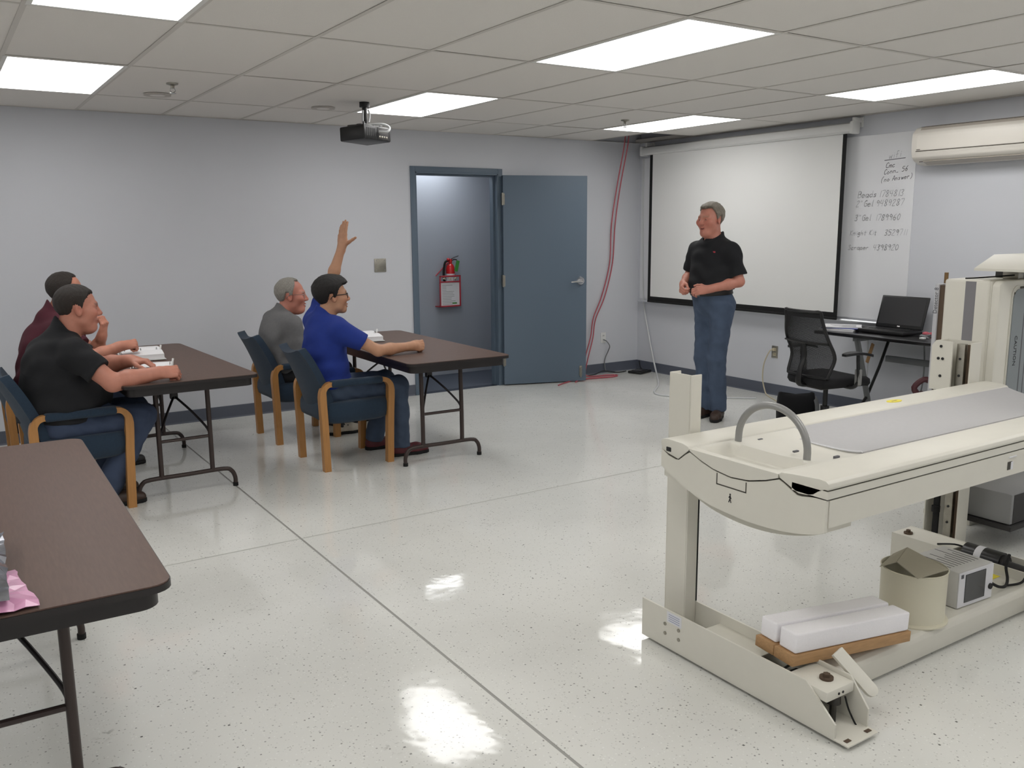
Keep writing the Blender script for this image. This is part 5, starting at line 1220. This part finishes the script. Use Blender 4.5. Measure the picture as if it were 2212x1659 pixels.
# ---- hand: x to the fingertips, z dorsal, thumb on +y*side
FING = [(.028, (.043, .026, .021), .0092), (.0095, (.048, .030, .022), .0095), (-.0095, (.044, .028, .022), .0090), (-.027, (.035, .021, .019), .0080)]
def hand_points(side, curls, spread=0.0, thumb=((.45, -.25), .55, .35)):
    segs = []
    for i, (y, Ls, r) in enumerate(FING):
        a = 0.0; p = V3(.088 - (0, 0, .003, .010)[i], side * y, .001 + (0, .002, .001, -.002)[i]); yaw = side * spread * (1.5 - i) * .12
        segs.append((V3(.02, side * y * .6, -.002), p, .0125, .0115))
        for L_, cdeg, rr in zip(Ls, curls[i] if isinstance(curls[0], (list, tuple)) else curls, (1, .93, .85)):
            a += math.radians(cdeg); dv = V3(math.cos(a) * math.cos(yaw), math.cos(a) * math.sin(yaw), -math.sin(a)); q = p + dv * L_; segs.append((p, q, r * rr, r * rr * .92)); p = q
    (ty, tz), t2, t3 = thumb
    p = V3(.018, side * .022, -.006); d = nrm(V3(.75, side * ty * 1.6, tz)); q = p + d * .044; segs.append((p, q, .0155, .0125))
    d2 = nrm(d + V3(t2 * .5, -side * t2 * .6, -.1)); p2 = q + d2 * .032; segs.append((q, p2, .0115, .0102)); d3 = nrm(d2 + V3(t3 * .3, -side * t3 * .7, -.1)); segs.append((p2, p2 + d3 * .025, .0102, .0085))
    return segs
def hand_prim(wrist, xdir, zdir, side, curls, spread=0., thumb=((.45, -.25), .55, .35), sc_=1.0):
    X = nrm(xdir); Z = np.asarray(zdir, np.float32); Z = nrm(Z - X * (Z @ X)); Y = np.cross(Z, X); R = np.stack([X, Y, Z], 1); w = np.asarray(wrist, np.float32); segs = hand_points(side, curls, spread, thumb)
    def fn(P):
        L = ((P - w) @ R) / sc_
        d = d_ell(L, (.048, 0, -.001), (.052, .040, .0165)); d = smin(d, d_cone(L, V3(-.02, 0, 0), V3(.03, 0, 0), .026, .024), .02)
        d = smin(d, d_ell(L, (.035, side * .024, -.008), (.03, .016, .015)), .014)
        body = d
        for k, (a, b, r1, r2) in enumerate(segs): body = smin(body, d_cone(L, a, b, r1, r2), .0055)
        return body * sc_
    return Prim(fn, w + R @ V3(.07, 0, 0) * sc_, .15 * sc_, .02)

def person(name, label, J, o):
    """J: joints in room coordinates, o: options (clothes, hair, build)"""
    root = thing(name, label, 'person', (J['pelvis'][0], J['pelvis'][1], 0), 0)
    J = {k: np.asarray(v, np.float32) for k, v in J.items()}
    pel, che, nek, hd = J['pelvis'], J['chest'], J['neck'], J['head']
    F = nrm(o['facing']); U = nrm(che - pel); Lf = nrm(np.cross(U, F)); Fw = np.cross(Lf, U); RT = np.stack([Fw, Lf, U], 1)
    dp_ = o.get('deep', 0.); fat = o.get('fat', 0.); wd_ = o.get('wide', 1.)
    Rh = euler_head(*o['head']); hs = o.get('hs', 1.0)
    SL, SR = J['sl'], J['sr']
    arms = [('l', SL, J['el'], J['wl']), ('r', SR, J['er'], J['wr'])]
    def torso(off):
        ps = [elli(pel + U * .02, (.125 + .02 * fat + dp_ * .8 + off, .170 * wd_ + off, .125 + off), RT, .06),
              elli(pel + (che - pel) * .45 + Fw * (.012 + .035 * fat), (.112 + .055 * fat + dp_ + off, .152 * wd_ + .03 * fat + off, .17 + off), RT, .08),
              elli(che + Fw * .005, (.118 + .015 * fat + dp_ * .5 + off, .168 * wd_ + off, .185 + off), RT, .08),
              cone(SL + (SR - SL) * .14 - U * .015, SR + (SL - SR) * .14 - U * .015, .068 + off, .068 + off, .07),
              cone(nek - U * .02 - Fw * .015, SL + (SR - SL) * .08 + U * .008, .056 + off, .050 + off, .05), cone(nek - U * .02 - Fw * .015, SR + (SL - SR) * .08 + U * .008, .056 + off, .050 + off, .05)]
        return ps
    au, ae, aw = o.get('arm', (.052, .041, .030))
    # --- body
    hc = hd
    neckt = hd + Rh @ V3(-.022, 0, -.055) * hs
    B = torso(-.014)
    B.append(cone(nek - U * .03, neckt, .063 + .008 * fat, .056 + .009 * fat, .03))
    for s_, a, b, c in arms:
        B += [cone(a, b, au, ae, .03), cone(b, b + (c - b) * .35, ae, ae * 1.06, .02), cone(b + (c - b) * .35, c, ae * 1.06, aw, .02)]
    for s_ in 'lr': B.append(cone(J['h' + s_], J['h' + s_] + (J['k' + s_] - J['h' + s_]) * .3, .070, .062, .03))
    ch_ = hc.copy()
    B.append(Prim(lambda P: head_sdf(((P - ch_) @ Rh) / hs, o) * hs, ch_, .165 * hs, .022))
    for s_, side in (('l', -1), ('r', 1)):
        hp_ = o['hand_' + s_]; B.append(hand_prim(J['w' + s_], hp_[0], hp_[1], side, hp_[2], hp_[3] if len(hp_) > 3 else 0., hp_[4] if len(hp_) > 4 else ((.45, -.25), .55, .35), o.get('handsc', 1.0)))
    Vb, Qb = polygonize(B, o.get('res', .0042))
    sk = np.array(lin(o['skin']), np.float32); L = ((Vb - ch_) @ Rh) / hs; T = np.repeat(sk[None], len(Vb), 0)
    inh = (np.linalg.norm(L, axis=1) < .17)
    def blend(mask, rgb): 
        global _t
        m_ = np.clip(mask, 0, 1)[:, None]; T[:] = T * (1 - m_) + np.array(lin(rgb), np.float32)[None] * m_
    red = np.array(o['skin']) * np.array([1.0, .87, .86])
    S_ = L.copy(); S_[:, 1] = np.abs(S_[:, 1])
    blend(inh * .75 * np.exp(-(np.linalg.norm(S_ - V3(.075, .045, -.025), axis=1) / .030) ** 2), red)
    blend(inh * .7 * np.exp(-(np.linalg.norm(L - V3(.11, 0, -.028), axis=1) / .018) ** 2), red)
    blend(inh * .5 * np.exp(-(np.linalg.norm(S_ - V3(-.01, .08, -.005), axis=1) / .03) ** 2), red)
    sm = o.get('smile', 0)
    zc = L[:, 2] + .068 + .001 * sm - 16 * sm * np.minimum(S_[:, 1], .03) ** 2
    lip = inh * np.exp(-((S_[:, 1] / .025) ** 4)) * np.exp(-((zc / (.010 + .002 * sm)) ** 4)) * (L[:, 0] > .074)
    blend(.6 * lip, tuple(np.array(o['skin']) * np.array([.88, .66, .68])))
    mo = inh * np.exp(-((S_[:, 1] / .020) ** 4)) * np.exp(-(((zc - .001) / (.0022 + .0018 * sm)) ** 2)) * (L[:, 0] > .07) * (L[:, 0] < .0945)
    blend(.85 * mo, (70, 34, 32))
    if o.get('stubble'): blend(inh * o['stubble'] * (L[:, 0] > -.01) * np.clip((-.045 - L[:, 2]) / .03, 0, 1) * (1 - lip), (92, 74, 64))
    # brows are hair on the face
    bw = inh * np.exp(-(((L[:, 2] - .0255 + .06 * np.maximum(S_[:, 1] - .035, 0)) / .0055) ** 2)) * (S_[:, 1] > .010) * (S_[:, 1] < .056) * (L[:, 0] > .055)
    blend(.55 * bw, o.get('brow', o['hair']))
    body = np_mesh('body', Vb, Qb, 'skin', root, T)
    # --- eyes
    for s_ in (1, -1):
        ce_ = ch_ + Rh @ V3(.0722, s_ * .0325, .0015) * hs; e = G().ell(tuple(ce_), .0128 * hs, 14, 10).build('eye', 'eye_white', body)
        ci = ch_ + Rh @ V3(.0797, s_ * .0325, .0012) * hs; G().ell(tuple(ci), (.0062 * hs), 12, 8).build('iris', 'eye_dark', e)
    # --- hair
    if o.get('hair_on', True):
        Vh, Qh = polygonize(hair_prims(Rh, ch_, hs, o), .0036); np_mesh('hair', Vh, Qh, o['hair_mat'], root)
    # --- shirt
    Sx = torso(.015); hem = o.get('hem', .10); slv = o.get('sleeve', .62)
    for s_, a, b, c in arms:
        dr = nrm(b - a); e = a + (b - a) * slv; r2 = au * .9 + .022
        def sl(P, a=a, e=e, dr=dr, r2=r2, b=b):
            d = d_cone(P, a, e + dr * .05, au + .020, r2); cut = (P - e) @ dr; return smax(d, cut, .006)
        Sx.append(Prim(sl, (a + e) / 2, np.linalg.norm(e - a) / 2 + au + .07, .035))
    if o.get('long_collar', True):
        cb_, ct_ = nek - U * .035, nek + nrm(neckt - nek) * .066
        dn = nrm(neckt - nek); rn = .0765 + .008 * fat
        def collar(P):
            d = d_cone(P, cb_, ct_, rn + .018, rn + .003); top = (P - (nek + dn * o.get('collar', .042))) @ nrm(dn + Fw * .55); return smax(d, top, .006)
        Sx.append(Prim(collar, nek, .13, .012))
        def inner(P): return smax(d_cone(P, cb_, ct_ + dn * .03, rn - .008, rn - .010), -((P - (nek - dn * .004)) @ nrm(dn + Fw * .9)), .004)
        Sx.append(Prim(inner, nek, .14, .004, True))
    ph = np.random.RandomState(o.get('seed', 1)).rand(8) * 6.28
    def shirt_post(P, d):
        q = (P - pel) @ RT; w_ = .0042 * np.sin(q[:, 2] * 52 + 7 * q[:, 1] + ph[0] + 1.5 * np.sin(q[:, 1] * 21 + ph[1])) * np.clip(1.2 - q[:, 2] * 2.0, .25, 1) + .0034 * np.sin(q[:, 1] * 42 + q[:, 2] * 33 + ph[2] + 2 * np.sin(q[:, 0] * 15)) * np.sin(q[:, 2] * 9 + ph[4]) + .0030 * np.sin(q[:, 0] * 52 - q[:, 2] * 41 + ph[3]) * np.sin(q[:, 1] * 11 + ph[5])
        return smax(d + w_, -(q[:, 2] + hem + .012 * np.sin(q[:, 1] * 18 + ph[4])), .008)
    Vs, Qs = polygonize(Sx, .006, shirt_post); sh_ = np_mesh('shirt', Vs, Qs, o['shirt_mat'], root)
    # --- trousers
    tr = [elli(pel + U * .0, (.135 + .02 * fat, .178 * wd_, .12), RT, .05)]
    tr.append(elli(pel + (che - pel) * .45 + Fw * (.012 + .035 * fat), (.112 + .055 * fat + dp_ + .002, .152 * wd_ + .03 * fat + .002, .17), RT, .05))
    if o.get('seated'): tr.append(elli(pel - V3(0, 0, .03), (.135, .185 * wd_, .095), RT, .05))
    kn, hi_, lo_ = o.get('leg', (.068, .088, .062))
    for s_ in 'lr':
        h, k, a = J['h' + s_], J['k' + s_], J['a' + s_]; dn = nrm(a - k); e = a + dn * .035
        tr += [cone(h, k, hi_, kn, .05), cone(k, k + (e - k) * .45, kn, kn * .96, .03)]
        def shin(P, k=k, e=e, dn=dn): return smax(d_cone(P, k + (e - k) * .4, e + dn * .03, kn * .96, lo_ * 1.06), (P - e) @ dn, .006)
        tr.append(Prim(shin, (k + e) / 2, np.linalg.norm(e - k) / 2 + .08, .02))
    wz = o.get('waist', .11)
    def tr_post(P, d):
        w_ = .0030 * np.sin(P[:, 2] * 38 + 3 * np.sin(P[:, 0] * 13 + P[:, 1] * 17 + ph[5]) + ph[6]) * np.sin(P[:, 0] * 19 + P[:, 1] * 25 + P[:, 2] * 9 + ph[7]) + .0012 * np.sin(P[:, 2] * 85 + P[:, 0] * 60 + 4 * np.sin(P[:, 1] * 20))
        return smax(d + w_, (P - pel) @ U - wz, .006)
    Vt, Qt = polygonize(tr, .006, tr_post); np_mesh('trousers', Vt, Qt, o['trouser_mat'], root)
    if o.get('belt'):
        def bl(P): return smax(fold(tr[:2], P) - .007, np.abs((P - pel) @ U - wz + .012) - .019, .004)
        V_, Q_ = polygonize([Prim(bl, pel + U * wz, .22, .01)], .006); be = np_mesh('belt', V_, Q_, 'belt_leather', root)
        bc = pel + U * (wz - .012) + Fw * (.128 + .07 * fat); G().box(tuple(bc - .018), tuple(bc + .018), .004).build('buckle', 'steel_plate', be)
    # --- shoes
    for s_ in 'lr':
        a = J['a' + s_]; t = nrm(J['t' + s_] - a); t[2] = 0; t = nrm(t); g0 = V3(a[0], a[1], 0); z0 = float(J['t' + s_][2])
        H_ = g0 - t * .035 + V3(0, 0, z0 + .045); Bl = g0 + t * .115 + V3(0, 0, z0 + .036); To = g0 + t * .175 + V3(0, 0, z0 + .030)
        up = [cone(H_, Bl, .041, .043, .02), cone(Bl, To, .043, .034, .02), cone(a + V3(0, 0, -.005), H_ + t * .03, .046, .044, .03)]
        cutz = z0 + .02
        V_, Q_ = polygonize(up, .005, lambda P, d: smax(smax(d, cutz - P[:, 2], .006), P[:, 2] - (a[2] + .035), .006)); shp = np_mesh('shoe', V_, Q_, o['shoe_mat'], root)
        def solef(P): 
            q = P.copy(); q[:, 2] = 0
            d2 = smin(d_cone(q, H_ * V3(1, 1, 0), Bl * V3(1, 1, 0), .043, .046), d_cone(q, Bl * V3(1, 1, 0), To * V3(1, 1, 0), .046, .037), .02)
            return smax(d2, np.abs(P[:, 2] - z0 - .0125) - .0115, .004)
        V_, Q_ = polygonize([Prim(solef, g0 + t * .07 + V3(0, 0, z0 + .01), .19, .01)], .006); np_mesh('sole', V_, Q_, o.get('sole_mat', 'black_rubber'), shp)
        if o.get('trim_mat'):
            for k in range(3):
                pp_ = [To * .0 + g0 + t * (.055 + .03 * k) + np.cross(t, V3(0, 0, 1)) * y_ + V3(0, 0, z0 + .085 - .009 * k - 9 * y_ * y_) for y_ in (-.033, -.017, 0, .017, .033)]
                G().tube([tuple(x) for x in pp_], .006, 8, sub=2, flat=.6).build('stripe', o['trim_mat'], shp)
    # --- glasses
    if o.get('glasses'):
        mt_ = o['glasses']; thn = .0021 if mt_ == 'black_plastic' else .0012
        def w(*p): return tuple(ch_ + Rh @ V3(*p) * hs)
        gg = G()
        for s_ in (1, -1):
            P = [w(.0945 - .15 * (abs(y) - .033) ** 2 * 20 - .10 * max(0, abs(y) - .03), s_ * abs(y), z) for (y, z) in ((.012, .010), (.033, .0145), (.054, .012), (.057, .0), (.050, -.016), (.033, -.019), (.016, -.015), (.011, 0), (.012, .010))]
            gg.tube(P, thn * 1.2, 8, sub=3)
            gg.tube([w(.086, s_ * .057, .010), w(.070, s_ * .071, .010), w(.0, s_ * .083, .008), w(-.02, s_ * .084, .0), w(-.032, s_ * .082, -.015)], thn * 1.3, 8, sub=4)
        gg.tube([w(.0955, .012, .006), w(.101, 0, .009), w(.0955, -.012, .006)], thn * 1.2, 8, sub=3)
        go = gg.build('glasses', mt_, root)
        for s_ in (1, -1):
            P = [w(.0940, s_ * y, z) for (y, z) in ((.0125, .009), (.033, .0135), (.053, .011), (.056, .0), (.049, -.015), (.033, -.018), (.0165, -.014), (.0115, 0))]
            g2 = G().add(P, [tuple(range(8))]); g2.build('lens', 'lens_glass', go, smooth=False)
    return root, dict(RT=RT, Rh=Rh, ch=ch_, hs=hs, pel=pel, che=che, nek=nek, Fw=Fw, Lf=Lf, U=U)
mat('skin', (200, 150, 128), .5, vcol=True, bump=.06, bscale=260, var=.05, vscale=45); M['skin'].node_tree.nodes['Principled BSDF'].inputs['Subsurface Weight'].default_value = .08
M['skin'].node_tree.nodes['Principled BSDF'].inputs['Subsurface Radius'].default_value = (.012, .005, .003)
mat('eye_white', (214, 208, 202), .2); mat('eye_dark', (40, 32, 28), .15); mat('lens_glass', (235, 240, 240), .03, alpha=.18)
mat('belt_leather', (30, 25, 23), .45)
for n_, c_ in (('hair_black', (24, 20, 19)), ('hair_dark', (44, 36, 31)), ('hair_grey', (158, 154, 146)), ('hair_saltpepper', (140, 132, 120))): mat(n_, c_, .55, bump=.8, bscale=420, var=.28, vscale=160, stretch=(1, 1, .35))
mat('shirt_blue', (26, 50, 132), .9, bump=.15, bscale=500, var=.05, vscale=40); mat('shirt_grey', (110, 110, 111), .9, bump=.15, bscale=500, var=.07, vscale=60)
mat('shirt_black', (21, 22, 26), .9, bump=.15, bscale=500, var=.08, vscale=40); mat('shirt_maroon', (72, 22, 36), .9, bump=.15, bscale=500, var=.06, vscale=40)
mat('denim', (72, 86, 108), .9, bump=.25, bscale=600, var=.20, vscale=11); mat('denim_dark', (58, 70, 94), .9, bump=.25, bscale=600, var=.20, vscale=11); mat('slacks_dark', (34, 33, 36), .9, bump=.1, bscale=500)
mat('shoe_maroon', (92, 38, 44), .6, var=.15, vscale=30); mat('shoe_brown', (60, 44, 36), .5, var=.1); mat('sneaker_white', (196, 188, 172), .6, var=.15, vscale=25); mat('shoe_black', (30, 28, 28), .5)
mat('dark_trim', (52, 50, 52), .6)
FIST = (78, 95, 55); REST = (22, 32, 20)
FT = ((.22, -.55), .9, .8)
SEAT = dict(res=.0045, seated=True, hem=.06, waist=.13)
# the man raising his hand
person('person', 'man in a bright blue polo shirt and dark glasses raising his hand',
  dict(pelvis=(2.185, 5.655, .52), chest=(2.165, 5.655, .80), neck=(2.180, 5.655, .985), head=(2.243, 5.652, 1.137), sl=(2.175, 5.845, .955), sr=(2.225, 5.465, .915), el=(2.355, 5.955, 1.200), wl=(2.455, 5.965, 1.455), er=(2.435, 5.365, .782), wr=(2.70, 5.395, .788),
       hl=(2.22, 5.755, .50), hr=(2.22, 5.555, .50), kl=(2.665, 5.77, .505), kr=(2.655, 5.53, .50), al=(2.585, 5.80, .10), ar=(2.655, 5.52, .10), tl=(2.80, 5.80, 0), tr=(2.90, 5.50, 0)),
  dict(SEAT, facing=(1, -.08, 0), head=(-.13, .04), skin=(190, 142, 112), hair=(24, 20, 19), hair_mat='hair_black', htop=.028, hside=.012, quiff=.010, front=-.008, smile=.5, glasses='black_plastic', shirt_mat='shirt_blue', trouser_mat='denim', shoe_mat='shoe_maroon', trim_mat='dark_trim', arm=(.047, .037, .027), hs=1.02,
       hand_l=((.12, 0, 1), (-.85, -.5, 0), (4, 6, 6), -.08, ((.8, .05), .1, .05)), hand_r=((1, .05, .0), (0, -.9, .45), FIST, 0., FT), seed=3, fat=.1, wide=1.0))
# grey-haired man beside him
person('person', 'grey-haired man in a dark grey shirt and thin glasses, seated smiling',
  dict(pelvis=(2.18, 6.555, .52), chest=(2.150, 6.555, .775), neck=(2.195, 6.55, .945), head=(2.268, 6.535, 1.088), sl=(2.185, 6.755, .885), sr=(2.205, 6.36, .875), el=(2.35, 6.83, .70), wl=(2.575, 6.75, .790), er=(2.25, 6.31, .620), wr=(2.47, 6.37, .610),
       hl=(2.22, 6.65, .50), hr=(2.22, 6.45, .50), kl=(2.67, 6.70, .505), kr=(2.62, 6.43, .50), al=(2.86, 6.74, .10), ar=(2.53, 6.40, .10), tl=(3.1, 6.76, 0), tr=(2.75, 6.38, 0)),
  dict(SEAT, facing=(1, -.15, 0), head=(-.38, -.02), skin=(196, 130, 112), hair=(150, 146, 138), hair_mat='hair_grey', front=.026, temple=.03, htop=.011, hside=.008, smile=.8, glasses='steel', shirt_mat='shirt_grey', trouser_mat='slacks_dark', shoe_mat='sneaker_white', trim_mat='dark_trim', jaw=.004, jowl=.6, hs=1.06,
       hand_l=((1, -.1, -.05), (0, 0, 1), REST), hand_r=((1, .1, -.12), (0, -.3, 1), REST), seed=5, fat=.5, wide=1.05, sleeve=.8, arm=(.053, .042, .031)))
# man in black at the left table
person('person', 'heavyset man in a black polo shirt leaning his forearm on the table',
  dict(pelvis=(.515, 5.545, .53), chest=(.525, 5.53, .815), neck=(.592, 5.525, 1.005), head=(.672, 5.515, 1.150), sl=(.585, 5.735, .925), sr=(.615, 5.315, .915), el=(.80, 5.72, .785), wl=(.935, 5.565, .822), er=(.775, 5.215, .755), wr=(1.015, 5.185, .792),
       hl=(.56, 5.645, .50), hr=(.56, 5.445, .50), kl=(.955, 5.68, .51), kr=(.945, 5.42, .51), al=(.735, 5.69, .10), ar=(.725, 5.42, .10), tl=(1.0, 5.69, 0), tr=(1.0, 5.41, 0)),
  dict(SEAT, facing=(1, -.02, 0), head=(.03, -.05), skin=(192, 130, 110), hair=(44, 36, 31), hair_mat='hair_dark', htop=.010, hside=.006, front=.002, smile=.0, shirt_mat='shirt_black', trouser_mat='denim_dark', shoe_mat='shoe_brown', jaw=.006, jowl=.9, hs=1.07,
       hand_l=((.85, -.5, -.05), (0, 0, 1), (35, 45, 25)), hand_r=((1, -.03, .0), (0, -.7, .75), (66, 85, 45), 0., FT), hem=.0, seed=8, fat=1.35, wide=1.18, deep=.035, arm=(.060, .049, .035), leg=(.078, .10, .070), handsc=1.08))
# man in maroon behind him
person('person', 'man in a maroon shirt with one hand at his chin, behind the man in black',
  dict(pelvis=(.50, 6.465, .53), chest=(.555, 6.46, .82), neck=(.640, 6.45, 1.035), head=(.727, 6.445, 1.188), sl=(.640, 6.655, .960), sr=(.665, 6.25, .955), el=(.87, 6.44, .785), wl=(.905, 6.36, .895), er=(.80, 6.12, .785), wr=(.985, 6.14, .845),
       hl=(.55, 6.565, .50), hr=(.55, 6.365, .50), kl=(.97, 6.60, .51), kr=(.97, 6.35, .51), al=(.90, 6.60, .10), ar=(.90, 6.35, .10), tl=(1.1, 6.60, 0), tr=(1.1, 6.35, 0)),
  dict(SEAT, facing=(1, 0, 0), head=(-.05, -.05), skin=(192, 130, 108), hair=(44, 34, 29), hair_mat='hair_dark', htop=.009, hside=.005, front=.018, temple=.02, smile=0, shirt_mat='shirt_maroon', trouser_mat='denim_dark', shoe_mat='shoe_black', hs=1.05,
       hand_l=((.25, -.1, 1), (.8, -.6, 0), (45, 70, 40), 0., FT), hand_r=((1, .02, .10), (0, -.6, .8), FIST, 0., FT), seed=11, fat=.3, wide=1.04, sleeve=.6))
# the presenter
pr0, pi = person('person', 'standing presenter in a black polo shirt and blue jeans before the screen',
  dict(pelvis=(5.385, 5.195, .955), chest=(5.365, 5.205, 1.265), neck=(5.355, 5.205, 1.475), head=(5.335, 5.218, 1.635), sl=(5.378, 5.015, 1.380), sr=(5.365, 5.395, 1.380), el=(5.425, 4.970, 1.140), wl=(5.195, 5.075, 1.085), er=(5.375, 5.475, 1.175), wr=(5.170, 5.340, 1.115),
       hl=(5.385, 5.105, .90), hr=(5.385, 5.285, .90), kl=(5.362, 5.125, .50), kr=(5.345, 5.262, .50), al=(5.388, 5.115, .10), ar=(5.372, 5.235, .10), tl=(5.25, 5.02, 0), tr=(5.15, 5.205, 0)),
  dict(facing=(-1, -.04, 0), head=(math.pi + .02, -.04), skin=(196, 132, 114), hair=(124, 117, 106), hair_mat='hair_saltpepper', htop=.017, hside=.008, front=.004, temple=.016, quiff=.006, tousle=.002, smile=1.0, shirt_mat='shirt_black', trouser_mat='denim', shoe_mat='shoe_brown', hs=1.06, jaw=.007, jowl=.7, brow=(150, 120, 100),
       hand_l=((-.80, .55, -.12), (-.4, -.7, .5), (35, 55, 30)), hand_r=((-.70, -.45, -.42), (-.6, .7, .3), (50, 70, 40), 0., FT), hem=-.108, waist=.108, collar=.020, belt=True, fat=.7, wide=1.04, sleeve=.78, seed=2, leg=(.072, .094, .064), res=.004))
# collar placket and the small chest emblem
w_ = pi['che'] + pi['U'] * .115 + pi['Lf'] * .10 + pi['Fw'] * .098
G().box(tuple(w_ - V3(.004, .018, .006)), tuple(w_ + V3(.004, .018, .006)), .002).build('chest_emblem', 'red_frame', [c for c in pr0.children if c.name.startswith('shirt')][0])

# bunch of keys hanging by the grey-shirted man's hip
kt = thing('key_bunch', 'small bunch of pale keys hanging at the hip of the man in grey', 'keys', (2.30, 6.335, .46))
G().tube([(2.30 + .014 * math.cos(a), 6.335, .575 + .014 * math.sin(a)) for a in [2 * math.pi * k / 12 for k in range(13)]], .0015, 6).build('ring', 'steel', kt)
for k in range(5):
    a = math.radians(-70 + 28 * k); d = Vector((math.sin(a) * .7, -.15, -math.cos(a))).normalized(); p0 = Vector((2.30, 6.333 - .002 * k, .562))
    G().tube([p0, p0 + d * .02, p0 + d * .058], [.004, .009, .005], 8, flat=.25).build('key', 'label_white', kt)
